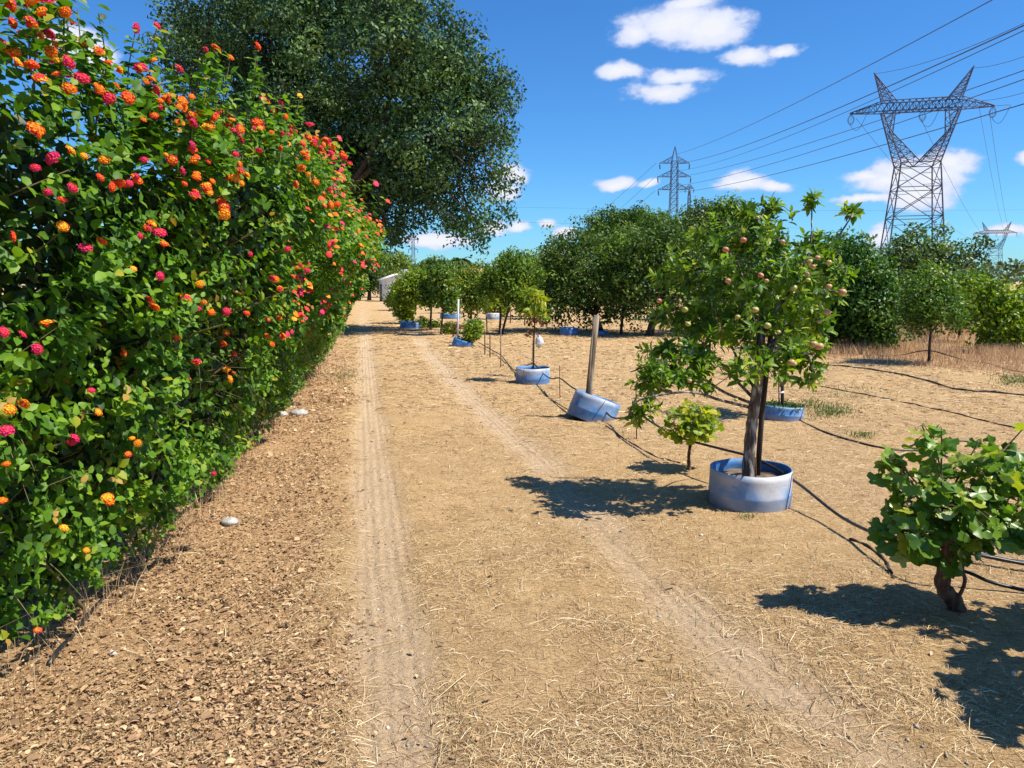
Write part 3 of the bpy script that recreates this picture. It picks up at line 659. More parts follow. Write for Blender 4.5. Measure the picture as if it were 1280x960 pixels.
while len(hp) < 860:
    y = 2.3 + 10.2 * r5.random() ** 1.1; z = 2.5 - 1.45 * r5.random() ** 2.3; z = min(z, hedge_top(y))
    bump = (fbm(y * 1.6, z * 1.6, 2.0, 3) - .5) * .75 + (fbm(y * 4.5, z * 4.5, 6.0, 2) - .5) * .34
    top = r5.random() < .25
    x = hedge_front(y, min(z, 2.6)) + float(bump) * .8 + .05
    if top: z = hedge_top(y) + .05; x = hedge_front(y, 2.3) - r5.random() * .4
    kk_ = int(r5.choice([0, 1, 2, 3, 3, 4, 5, 5, 6, 7, 8, 9, 10, 11, 12, 13]))
    hp.append((Vector((float(x), y, float(z))), kk_))
    for _ in range(int(r5.choice([0, 0, 1, 1, 2]))):
        hp.append((Vector((float(x) + r5.normal(0, .03), y + r5.normal(0, .05), float(z) + r5.normal(0, .035))), int(r5.choice([kk_, 10, 2, 3, 12]))))
for i, t in enumerate(shoot_tips[:38]): hp.append((Vector(t), int(r5.choice([0, 2, 3, 4, 5, 7]))))
FS = MB(); far_heads = sorted(hp, key=lambda h: h[0].length)[300:]
for i, (pt, kd) in enumerate(sorted(hp, key=lambda h: h[0].length)[:300]):
    o = bpy.data.objects.new('flower_head', FM[kd]); o.parent = LE; s = random.choice([random.uniform(.024, .038), random.uniform(.036, .052)])
    nrm_ = Vector((random.gauss(.55, .4), random.gauss(-.25, .45), random.gauss(.6, .35))).normalized()
    M = nrm_.to_track_quat('Z', 'Y').to_matrix().to_4x4() @ Matrix.Diagonal((s, s * random.uniform(.8, 1.05), s * random.uniform(.55, .95), 1))
    M.translation = pt - Vector(LE.location); o.matrix_local = M; COL.objects.link(o)

fc = np.array([[-.5, 0, 0], [-.3, -.42, .1], [.2, -.48, .1], [.5, 0, 0], [.25, .45, .1], [-.3, .42, .1], [0, 0, .34]])
for pt, kd in far_heads:
    c0 = {8: .7, 9: .5, 10: .85, 11: .3, 12: .6, 13: .4, 0: .18, 1: .1, 2: .35, 3: .5, 4: .9, 5: .8, 6: .6, 7: .3}[kd]; sz = random.uniform(.035, .055)
    Q = Vector((random.gauss(.6, .3), random.gauss(-.3, .3), random.gauss(.7, .2))).normalized().to_track_quat('Z', 'Y').to_matrix()
    FS.faces(np.array([np.array(Q @ Vector(v)) * sz + np.array(pt) for v in fc]), [(6, i, (i + 1) % 6) for i in range(6)], np.clip(c0 + np.array([random.uniform(-.1, .12) for _ in range(7)]), 0, 1))
FS.build('small_flower_heads', MAT['flower'], LE, kind='stuff')

# ---- lower fine-leaved hedge continuing along the track
FE = empty('clipped_hedge', (-5, 20, 0), 'lower light green fine-leaved hedge continuing past the lantana to the end of the track', 'hedge')
fb = MB(); n = 52000; y = 8.3 + 75 * rng.random(n) ** 2.1; top = np.interp(y, [8, 11, 14, 20, 90], [1.0, 1.7, 1.95, 1.9, 2.0]) + (fbm(y * .7, y * 0, 1.0) - .5) * .3
z = top * rng.random(n) ** .8; bz = np.interp(z / top, [0, .2, .6, 1], [0, .25, .35, .05])
inn = np.abs(rng.normal(0, .22, n)); x = hedge_base(y) + bz * (1 + (fbm(y * 1.5, z * 2, 3.0) - .5) * 1.6) - inn - np.where(rng.random(n) < .2, rng.random(n) * 1.0, 0)
pp = np.stack([x, y, z + .03], -1); dr = unit(rng.normal(size=(n, 3)) + [.4, 0, .5]); nr = unit(rng.normal(size=(n, 3)) + [.6, -.3, .7])
L = rng.uniform(.03, .06, n) * np.clip(y / 11, .9, 4)
fb.leaves(pp, dr, nr, L, L * .5, np.clip(rng.normal(.45, .25, n) + (z - .9) * .1, 0, 1), 'simple')
fb.build('foliage', MAT['finehedge'], FE, kind='stuff')
sb2 = MB()
for i in range(90):
    y = 8.5 + 40 * random.random() ** 1.6; b0 = np.array([hedge_base(y) - .15, y, 0]); sb2.tube([b0, b0 + [random.uniform(-.1, .2), random.uniform(-.2, .2), 1.2]], [.012, .005], 4, .5, False)
sb2.build('stems', MAT['twig'], FE)

# ---------------------------------------------------------------- trees
def lobe_points(r, lobes, n, shell=.4):
    vol = np.array([l[3] * l[4] * l[5] for l in lobes]) ** .8; pr = vol / vol.sum(); pick = r.choice(len(lobes), n, p=pr)
    d = unit(r.normal(size=(n, 3))); rad = r.random(n) ** shell; l = np.array(lobes)[pick]
    rad = rad * (1 + .22 * (fbm(d[:, 0] * 2.6 + pick * 7, d[:, 1] * 2.6, d[:, 2] * 2.6, 2) - .5) * 2)
    return l[:, :3] + d * l[:, 3:6] * rad[:, None], d, pick
def crown_mesh(mb, r, lobes, nclump, per, cr, leafL, wf=.6, tmpl='simple', tint0=.45, shell=.38, droop=-.1):
    c, d, pk = lobe_points(r, lobes, nclump, shell); ex = r.random(nclump) < .16; lb_ = np.array(lobes)[pk]
    c = np.where(ex[:, None], lb_[:, :3] + d * lb_[:, 3:6] * r.uniform(1.0, 1.38, nclump)[:, None], c); leafL = leafL * 1.35; per = int(per * 1.35)
    cc = np.repeat(c, per, 0); n = len(cc); o = unit(r.normal(size=(n, 3))); off = o * (r.random(n) ** .33)[:, None] * np.array([1, 1, .7]) * cr * 1.15
    pos = cc + off; dd = np.repeat(d, per, 0)
    dr = unit(np.cross(o, r.normal(size=(n, 3))) + o * .3 + [0, 0, droop]); nr = unit(o * 1.0 + dd * .25 + np.array([.12, -.05, .3]) + r.normal(0, .38, (n, 3)))
    tb = np.clip(r.normal(tint0, .24, nclump) + (d[:, 2] + d[:, 0] * .4) * .10, 0, 1); cr = cr * np.repeat(np.where(ex, .55, r.uniform(.6, 1.2, nclump)), per)[:, None]; t = np.clip(np.repeat(tb, per) + r.normal(0, .15, n), 0, 1)  # clump tops and sunward sides tinted lighter, sunlight painted into the leaf colour
    L = leafL * r.uniform(.7, 1.25, n); mb.leaves(pos, dr, nr, L, L * wf, t, tmpl)
    return c
def branchwork(mb, r, base, fork, lobes, clumps, r0, ntw=50, sides=6, stems=None):
    """trunk(s) to a fork, limbs into every lobe, twigs to clumps"""
    b0 = np.array(base, float); f = np.array(fork, float)
    limbs = []
    for l in sorted(lobes, key=lambda q_: -q_[2])[:14]:
        e = np.array(l[:3]) ; md = (f + e) / 2 + r.normal(0, .08, 3) * np.linalg.norm(e - f) + [0, 0, .05]
        pth = smooth_path([f, md, e], 5); rr = np.linspace(r0 * .6, r0 * .15, len(pth)); mb.tube(pth, rr, 5, .5, False); limbs.append(pth)
    allp = np.concatenate(limbs); sel = r.choice(len(clumps), min(ntw, len(clumps)), replace=False)
    for s in sel:
        e = clumps[s]; dd = np.linalg.norm(allp - e, axis=1); j = np.argmin(dd + r.random(len(dd)) * .3 * dd.mean()); a = allp[j]
        md = (a + e) / 2 + r.normal(0, .06, 3) * dd[j]; mb.tube([a, md, e], [r0 * .16, r0 * .10, r0 * .05], 3, .5, False)
def tree(name, label, cat, bpx, bpy_, lobes, mat, leaf=.08, clumps=260, per=14, cr=.28, trunk_r=.07, fork=.35, bark='darkbark', group=None, seed=1, depth=None, wf=.6,
         tmpl='simple', tint=.45, shell=.38, ntw=50, lean=0.0, squash=.95, multi=1, base_z=None):
    r = np.random.default_rng(seed)
    if depth is None: b0 = onG(bpx, bpy_)
    else: b0 = P(bpx, 400, depth); b0.z = 0
    dpt = b0.y; s = M1(dpt); lw = []
    for l in lobes:
        px, py, rx, ry = l[:4]; dz = l[4] if len(l) > 4 else r.normal(0, .25) * rx * s
        c = P(px, py, dpt + dz); lw.append((c.x, c.y, c.z, rx * s, rx * s * squash, ry * s))
    root = empty(name, tuple(b0), label, cat, group)
    lowest = min(l[2] - l[5] for l in lw); ctr = np.mean([l[:3] for l in lw], axis=0)
    fz = b0.z + (ctr[2] - b0.z) * fork if lowest < .3 else max(lowest * .9, b0.z + (ctr[2] - b0.z) * fork)
    fk = np.array([b0.x + (ctr[0] - b0.x) * .45 + lean, b0.y, fz])
    tm_ = MB(); bb = np.array(b0)
    for j in range(multi):
        o = np.array([(j - (multi - 1) / 2) * trunk_r * 2.4, 0, 0]) if multi > 1 else 0
        e = fk + (o * 2.2 if multi > 1 else 0); bs = bb + o * .5 if multi > 1 else bb
        pth = smooth_path([bs + [0, 0, -.05], bs + (e - bs) * .15 + [0, 0, 0], (bs + e) / 2 + [r.normal(0, .25) * trunk_r, r.normal(0, .2) * trunk_r, 0], e], 5)
        rr = np.interp(np.linspace(0, 1, len(pth)), [0, .12, 1], [trunk_r * 1.35, trunk_r, trunk_r * .7]) / (1.3 if multi > 1 else 1)
        tm_.tube(pth, rr, 9, .5)
    tm_.build('trunk', MAT[bark], root, smooth=True)
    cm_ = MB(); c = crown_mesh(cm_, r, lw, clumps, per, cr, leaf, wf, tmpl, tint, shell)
    bm_ = MB(); branchwork(bm_, r, b0, fk, lw, c, trunk_r, ntw); bm_.build('branches', MAT[bark], root)
    cm_.build('crown', MAT[mat], root)
    return root

# the great oak
def oak():
    b0 = P(395, 430, 25.0); b0.z = 0
    root = empty('oak_tree', tuple(b0), 'huge dark green oak tree rising behind the flowering hedge and overhanging the track', 'tree')
    r = np.random.default_rng(4); s = M1(25)
    LB = [(270, 60, 75, 70), (330, 30, 90, 75), (420, 20, 95, 75), (500, 60, 85, 80), (560, 95, 70, 62), (600, 150, 44, 42), (585, 200, 55, 50), (540, 170, 70, 65), (470, 150, 85, 80),
          (395, 150, 80, 80), (430, 250, 60, 60), (520, 240, 50, 45), (590, 262, 32, 34), (350, 110, 80, 60), (235, 40, 38, 40), (300, 180, 90, 80), (610, 118, 30, 26), (470, -5, 70, 40), (225, 75, 25, 26), (617, 245, 18, 26), (455, 232, 46, 40), (438, 282, 42, 30), (482, 280, 34, 22), (500, 210, 40, 34)]
    lw = []
    for (px, py, rx, ry) in LB:
        dz = r.uniform(-2.6, 2.6) * (.5 if px > 560 else 1); c = P(px, py, 25 + dz); lw.append((c.x, c.y, c.z, rx * s * .86, rx * s * .95, ry * s * .86))
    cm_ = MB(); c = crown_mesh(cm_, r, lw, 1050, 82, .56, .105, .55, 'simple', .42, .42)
    # hanging sprays at the right-hand end
    hang = []
    for (px, py) in [(598, 292), (585, 285), (565, 270), (545, 262), (520, 275), (500, 285), (485, 292), (470, 268), (605, 275), (630, 215), (640, 130), (628, 95), (635, 175), (575, 40), (545, 22), (510, 2), (625, 268), (560, 284), (495, 262), (590, 300), (455, 285), (420, 270)]:
        for _ in range(7): v = P(px + r.normal(0, 7), py + r.normal(0, 7), 25 + r.normal(0, 1.2)); hang.append(v)
    hang = np.array(hang); hh = np.repeat(hang, 34, 0); n = len(hh); L = .13 * r.uniform(.7, 1.2, n)
    cm_.leaves(hh + r.normal(0, .14, (n, 3)), unit(r.normal(size=(n, 3)) + [0, 0, -.4]), unit(r.normal(size=(n, 3)) + [.2, 0, .6]), L, L * .55, np.clip(r.normal(.4, .2, n), 0, 1))
    cm_.build('crown', MAT['oak'], root)
    t = MB(); fk = P(410, 270, 25); f = np.array(fk)
    t.tube(smooth_path([np.array(b0) + [0, 0, -.1], np.array(b0) + [.05, 0, .5], (np.array(b0) + f) / 2 + [.1, 0, 0], f], 5), np.interp(np.linspace(0, 1, 16), [0, .2, 1], [.62, .45, .36]), 12, .5)
    t.build('trunk', MAT['darkbark'], root, smooth=True)
    bm = MB(); branchwork(bm, r, b0, fk, lw, np.concatenate([c, hang]), .22, 420)
    for l in lw[4:9]:   # heavy limbs
        e = np.array(l[:3]); bm.tube(smooth_path([f, (f + e) / 2 + [0, 0, .5], e], 6), np.linspace(.20, .06, 13), 7, .5, False)
    bm.build('branches', MAT['darkbark'], root, smooth=True)
oak()

# dense orchard trees in the middle
tree('orchard_tree', 'dense dark green orchard tree on the left of the row behind the leaning post', 'tree', 751, 414, [(735, 345, 62, 52), (690, 365, 38, 42), (775, 330, 48, 46), (760, 375, 55, 32), (715, 320, 40, 32)], 'darkorch', .085, 620, 18, .26, .11, .30, 'darkbark', 'dense trees of the middle orchard row', 31, bpy and None)
tree('orchard_tree', 'dense orchard tree with a thick bare trunk standing just left of the apple tree crown', 'tree', 811, 420, [(825, 335, 58, 50), (865, 355, 45, 45), (800, 365, 42, 30), (845, 310, 45, 34), (890, 385, 35, 26)], 'darkorch', .08, 560, 18, .26, .13, .45, 'darkbark', 'dense trees of the middle orchard row', 32)
tree('orchard_tree', 'broad orchard tree seen in the gaps behind the apple tree', 'tree', 905, 416, [(905, 350, 60, 45), (950, 345, 50, 45), (930, 310, 45, 30)], 'darkorch', .085, 420, 17, .28, .11, .4, 'darkbark', 'dense trees of the middle orchard row', 33)
tree('orchard_tree', 'smaller pale-topped orchard tree between the two dense ones', 'tree', 776, 418, [(785, 345, 35, 38), (800, 315, 30, 22), (770, 310, 25, 18)], 'orchard', .075, 240, 16, .22, .05, .5, 'darkbark', 'dense trees of the middle orchard row', 34)
tree('orchard_tree', 'dense tree behind the sapling in the pale barrel ring, left end of the middle row', 'tree', 700, 399, [(685, 355, 24, 34), (705, 335, 26, 26), (675, 375, 20, 20)], 'darkorch', .09, 260, 16, .26, .08, .4, 'darkbark', 'dense trees of the middle orchard row', 35)
# tree line and hill trees
tree('pine_tree', 'broad dark pine crown rising behind the orchard left of the three-armed pylon', 'tree', 775, 0, [(755, 288, 26, 20), (785, 276, 34, 16), (745, 305, 18, 14), (800, 285, 24, 18), (770, 300, 40, 22)], 'pine', .16, 620, 20, .40, .25, .5, seed=41, depth=60)
tree('pine_tree', 'brownish green tree crown directly below the three-armed pylon', 'tree', 830, 0, [(825, 282, 26, 18), (845, 290, 20, 20), (808, 292, 22, 16), (830, 305, 40, 18)], 'orchard', .15, 420, 18, .38, .25, .5, seed=42, depth=55, tint=.3)
tree('tall_tree', 'rounded dark tree top showing above the orchard right of the pylon', 'tree', 885, 0, [(878, 270, 16, 15), (895, 282, 24, 20), (872, 292, 18, 16)], 'blueleaf', .12, 320, 16, .3, .16, .5, seed=43, depth=38)
tree('tall_tree', 'bright rounded tree top touching the upper left of the apple tree', 'tree', 912, 0, [(905, 262, 20, 14), (920, 280, 26, 22), (900, 300, 30, 18)], 'orchard', .10, 320, 16, .3, .14, .5, seed=44, depth=32)
tree('conifer_tree', 'small bluish conifer at the left end of the dense orchard row', 'tree', 686, 0, [(688, 316, 9, 13), (684, 330, 14, 14), (696, 335, 13, 16), (686, 350, 16, 14)], 'blueleaf', .10, 240, 16, .28, .1, .4, seed=45, depth=44)
tree('umbrella_pine', 'low umbrella pine on the skyline beyond the young fruit trees', 'tree', 546, 0, [(545, 334, 19, 9), (532, 338, 10, 7), (560, 337, 14, 8)], 'pine', .22, 260, 16, .5, .3, .75, seed=46, depth=90)
tree('pine_tree', 'light green feathery pine above the white shed at the end of the track', 'tree', 488, 0, [(488, 325, 22, 9), (470, 332, 18, 10), (503, 330, 12, 8), (480, 340, 22, 8)], 'lightpine', .2, 300, 16, .5, .18, .6, seed=47, depth=80)
tree('evergreen_tree', 'dark evergreen beside the end of the hedge left of the white shed', 'tree', 462, 0, [(462, 322, 13, 14), (456, 340, 14, 14), (470, 345, 12, 12), (463, 356, 16, 9)], 'darkorch', .14, 320, 16, .4, .2, .4, seed=48, depth=66)
# right of the apple tree
tree('citrus_tree', 'very dark dense tree directly right of the apple tree crown', 'tree', 1012, 438, [(1030, 365, 38, 48), (1060, 335, 38, 30), (1020, 400, 34, 28), (1050, 400, 35, 30), (1055, 312, 26, 20)], 'citrus', .075, 620, 17, .24, .08, .3, 'darkbark', None, 51)
tree('citrus_tree', 'rounded bright green citrus bush reaching down to the dry grass', 'tree', 1088, 441, [(1090, 400, 32, 30), (1100, 372, 28, 28), (1075, 385, 26, 30), (1095, 422, 24, 14), (1082, 345, 30, 24)], 'citrus', .07, 560, 17, .22, .05, .25, 'darkbark', None, 52, tint=.6)
tree('pear_tree', 'tall open grey green tree in front of the large pylon', 'tree', 1160, 418, [(1150, 330, 38, 36), (1175, 312, 24, 28), (1125, 312, 24, 18), (1110, 328, 20, 16), (1185, 345, 32, 28), (1175, 288, 12, 14), (1215, 318, 20, 14), (1228, 305, 12, 9), (1145, 292, 12, 10), (1140, 365, 34, 26)], 'blueleaf', .095, 400, 12, .20, .09, .4, 'darkbark', None, 53, shell=.62, tint=.6)
tree('orchard_tree', 'young orchard tree with a bare dark stem standing in the dry grass', 'tree', 1161, 455, [(1162, 372, 34, 32), (1180, 385, 26, 24), (1150, 395, 18, 16), (1168, 350, 24, 18)], 'midgreen', .055, 330, 14, .17, .032, .5, 'darkbark', None, 54, tint=.25)
tree('orchard_tree', 'slim stemmed green tree left of the yellowing tree at the right edge', 'tree', 1197, 427, [(1200, 372, 28, 30), (1218, 360, 22, 20), (1195, 392, 20, 16), (1225, 385, 18, 18)], 'midgreen', .065, 330, 14, .2, .035, .45, 'darkbark', None, 55, tint=.2)
tree('persimmon_tree', 'low spreading tree with yellowing leaves at the right edge of the orchard', 'tree', 1251, 441, [(1250, 395, 30, 28), (1232, 375, 22, 20), (1275, 380, 28, 24), (1285, 415, 30, 22), (1240, 418, 18, 16), (1235, 356, 14, 9)], 'yellowgreen', .08, 430, 12, .2, .05, .3, 'darkbark', None, 56, tint=.15, multi=3)
# young fruit trees along the track
tree('fruit_tree', 'round crowned fruit tree with a forked dark trunk beyond the bagged sapling', 'tree', 626, 417, [(632, 350, 26, 24), (655, 345, 22, 22), (612, 355, 16, 18), (640, 330, 20, 14), (650, 368, 20, 12)], 'orchard', .075, 420, 15, .20, .055, .5, 'darkbark', 'young fruit trees along the track', 61, multi=2, tint=.6)
tree('fruit_tree', 'dark little fruit tree with bare spreading lower branches, third from the white shed', 'tree', 538, 412, [(540, 358, 12, 18), (548, 370, 10, 12), (534, 372, 8, 10)], 'orchard', .085, 130, 13, .18, .045, .5, 'darkbark', 'young fruit trees along the track', 62, ntw=40)
tree('fruit_tree', 'thin stemmed drooping leaved tree just left of the grey pole', 'tree', 551, 419, [(556, 362, 13, 22), (563, 378, 10, 12), (551, 345, 9, 9)], 'midgreen', .08, 170, 14, .18, .035, .5, 'darkbark', 'young fruit trees along the track', 63)
tree('fruit_tree', 'bushy green tree right behind the grey pole with reddish tips', 'tree', 588, 408, [(585, 362, 18, 22), (598, 350, 14, 16), (575, 350, 10, 12), (600, 372, 12, 14), (590, 385, 9, 12)], 'midgreen', .085, 260, 15, .2, .05, .4, 'darkbark', 'young fruit trees along the track', 64, tint=.55)
tree('fruit_tree', 'bright yellow green leafy tree nearest the white shed side of the row', 'tree', 512, 404, [(512, 362, 17, 18), (505, 382, 14, 14), (528, 362, 10, 18), (520, 345, 12, 8), (510, 397, 8, 8)], 'yellowgreen', .09, 330, 15, .2, .045, .3, 'darkbark', 'young fruit trees along the track', 65, tint=.3)
tree('fruit_tree', 'low rounded tree in front of the white shed wall', 'tree', 492, 388, [(500, 368, 11, 12), (492, 376, 8, 7), (506, 374, 8, 11)], 'midgreen', .12, 240, 15, .25, .06, .3, 'darkbark', 'young fruit trees along the track', 66, tint=.5)
tree('fruit_tree', 'tree of dull green leaves behind the forked fruit tree', 'tree', 668, 396, [(668, 360, 12, 22), (660, 345, 10, 12), (655, 365, 12, 14)], 'orchard', .1, 200, 14, .24, .06, .4, 'darkbark', 'young fruit trees along the track', 67)
tree('fruit_tree', 'tree with brownish red leaves far back between the green saplings', 'tree', 575, 392, [(572, 352, 9, 10), (562, 350, 7, 6)], 'drybrown', .10, 60, 12, .2, .05, .5, 'darkbark', 'young fruit trees along the track', 68)
# small shrubs
tree('citrus_bush', 'small bright green bush growing out of the tilted blue ring', 'bush', 583, 433, [(591, 412, 9, 10), (585, 420, 8, 9), (597, 408, 7, 7)], 'yellowgreen', .055, 90, 12, .11, .016, .3, 'darkbark', None, 71, tint=.25)
tree('low_bush', 'tiny yellow green bush on the ground beside the thin stem', 'bush', 561, 418, [(561, 410, 7, 6), (566, 412, 5, 4)], 'yellowgreen', .06, 45, 10, .10, .014, .3, 'darkbark', None, 72, tint=.3)
tree('low_bush', 'small green bush in the grey tub near the far end of the row', 'bush', 543, 409, [(527, 404, 8, 6), (545, 405, 6, 5)], 'yellowgreen', .07, 50, 10, .12, .014, .3, 'darkbark', None, 73, tint=.2)
tree('distant_sapling', 'small reddish sapling out in the field behind the forked fruit tree', 'sapling', 652, 398, [(650, 386, 5, 6)], 'drybrown', .08, 22, 8, .14, .02, .4, 'darkbark', None, 74)
tree('yellow_bush', 'yellow green vine bush above the round pale tub', 'bush', 618, 399, [(618, 378, 9, 7), (628, 384, 9, 8), (610, 385, 8, 6)], 'yellowgreen', .10, 90, 10, .2, .03, .4, 'darkbark', None, 75, tint=.7)

# palm on the skyline
def palm():
    b0 = P(576, 400, 95); b0.z = 0; top = P(576, 328, 95)
    root = empty('palm_tree', tuple(b0), 'single palm standing on the skyline right of the umbrella pine', 'tree')
    t = MB(); t.tube([np.array(b0), np.array(top)], [.38, .32], 8, .5); t.build('trunk', MAT['darkbark'], root, smooth=True)
    c = MB(); r = np.random.default_rng(9)
    for i in range(46):
        a = r.uniform(0, 2 * math.pi); up = r.uniform(-.7, 1.1); L = r.uniform(1.1, 1.6)
        d = np.array([math.cos(a), math.sin(a), up]); d /= np.linalg.norm(d); p0 = np.array(top)
        pth = smooth_path([p0, p0 + d * L * .5 + [0, 0, .12], p0 + d * L + [0, 0, -.35]], 6); tg = np.gradient(pth, axis=0)
        for sg in (-1, 1):
            pr = unit(np.cross(tg, [0, 0, 1.0]) * sg + unit(tg) * .5 + [0, 0, -.25]); n = len(pth)
            c.leaves(pth, pr, np.tile([0, 0, 1.0], (n, 1)), .42, .13, r.random(n), 'simple')
    c.build('fronds', MAT['pine'], root, kind='stuff')
palm()
# far woods on the horizon
fw = MB(); n = 26000; xq = rng.uniform(-420, 420, n); dist = rng.uniform(230, 330, n); hgt_ = 5.5 + 8 * (fbm(xq * .03, xq * 0 + 1, 2.0, 4) - .35) + np.clip((xq - 100) / 30, 0, 1) * 1.2
zq = np.clip(hgt_, 2, 14) * rng.random(n) ** .7
fw.leaves(np.stack([xq, dist, zq], -1), unit(rng.normal(size=(n, 3))), unit(rng.normal(size=(n, 3)) + [.2, -.2, .7]), rng.uniform(1.2, 2.4, n), 1.3, rng.random(n), 'simple')
tag(fw.build('distant_woods', MAT['farwood']), 'low bluish belt of woodland along the far horizon', 'woods', kind='stuff')

# ---------------------------------------------------------------- apple tree
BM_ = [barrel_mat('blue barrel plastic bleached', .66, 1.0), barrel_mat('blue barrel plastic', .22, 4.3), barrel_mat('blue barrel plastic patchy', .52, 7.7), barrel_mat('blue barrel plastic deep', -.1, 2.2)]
def barrel_ring(px, py_bottom, label, mat, rad=.285, h=.26, tilt=(0, 0), sink=.03, seam_az=-60, soil=True, group='blue barrel rings round the young trees', name='barrel_ring', soilh=.08, rise=0):
    """an open-ended slice of blue plastic barrel round a tree; py_bottom is its near lower edge"""
    g0 = G(px, py_bottom); c = Vector((g0.x * (1 + rad / g0.y), g0.y + rad, 0)); c.z = gz(c.x, c.y)
    root = empty(name, tuple(c), label, 'planter ring', group)
    M = Matrix.Translation(c + Vector((0, 0, rise))) @ Matrix.Rotation(math.radians(tilt[0]), 4, 'Y') @ Matrix.Rotation(math.radians(tilt[1]), 4, 'X')
    b_ = MB(); N = 48; V = []
    prof = [(rad, -sink), (rad + .004, h * .3), (rad + .006, h * .34), (rad + .001, h * .38), (rad, h * .8), (rad - .002, h), (rad - .010, h), (rad - .011, h * .8), (rad - .010, -sink)]
    rr = np.random.default_rng(int(px))
    for i in range(N):
        a = 2 * math.pi * i / N; wob = .005 * math.sin(2 * a + px)
        for (pr, pz) in prof: V.append(M @ Vector(((pr + wob) * math.cos(a), (pr + wob) * math.sin(a), pz + (.002 * math.sin(a * 5 + px) if pz > h * .9 else 0))))
    K = len(prof); Fs = []
    for i in range(N):
        for j in range(K - 1):
            a, b2 = i * K + j, ((i + 1) % N) * K + j; Fs.append((a, b2, b2 + 1, a + 1))
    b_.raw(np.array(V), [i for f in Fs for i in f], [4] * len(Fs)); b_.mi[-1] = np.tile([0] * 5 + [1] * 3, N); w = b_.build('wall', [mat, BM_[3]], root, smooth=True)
    sm = MB(); a = math.radians(seam_az); a2 = a - .25
    sm.tube([M @ Vector(((rad + .006) * math.cos(a + (a2 - a) * t), (rad + .006) * math.sin(a + (a2 - a) * t), h * (1 - t))) for t in (0, .35, .7, .99)], .0035, 4, .5)
    sm.build('seam', MAT['seam'], root)
    if soil:
        so = MB(); V = [M @ Vector((0, 0, soilh))]; 
        for i in range(24):
            a = 2 * math.pi * i / 24; V.append(M @ Vector(((rad - .012) * math.cos(a), (rad - .012) * math.sin(a), soilh - .015 + rr.random() * .02)))
        so.faces(np.array(V), [(0, 1 + i, 1 + (i + 1) % 24) for i in range(24)]); so.build('soil', MAT['soil'], root, smooth=True)
    return root, c
ring1, c1 = barrel_ring(936, 643, 'pale bleached blue barrel ring round the foot of the apple tree', BM_[0], .292, .25, (0, 0), seam_az=-38, soilh=.17)

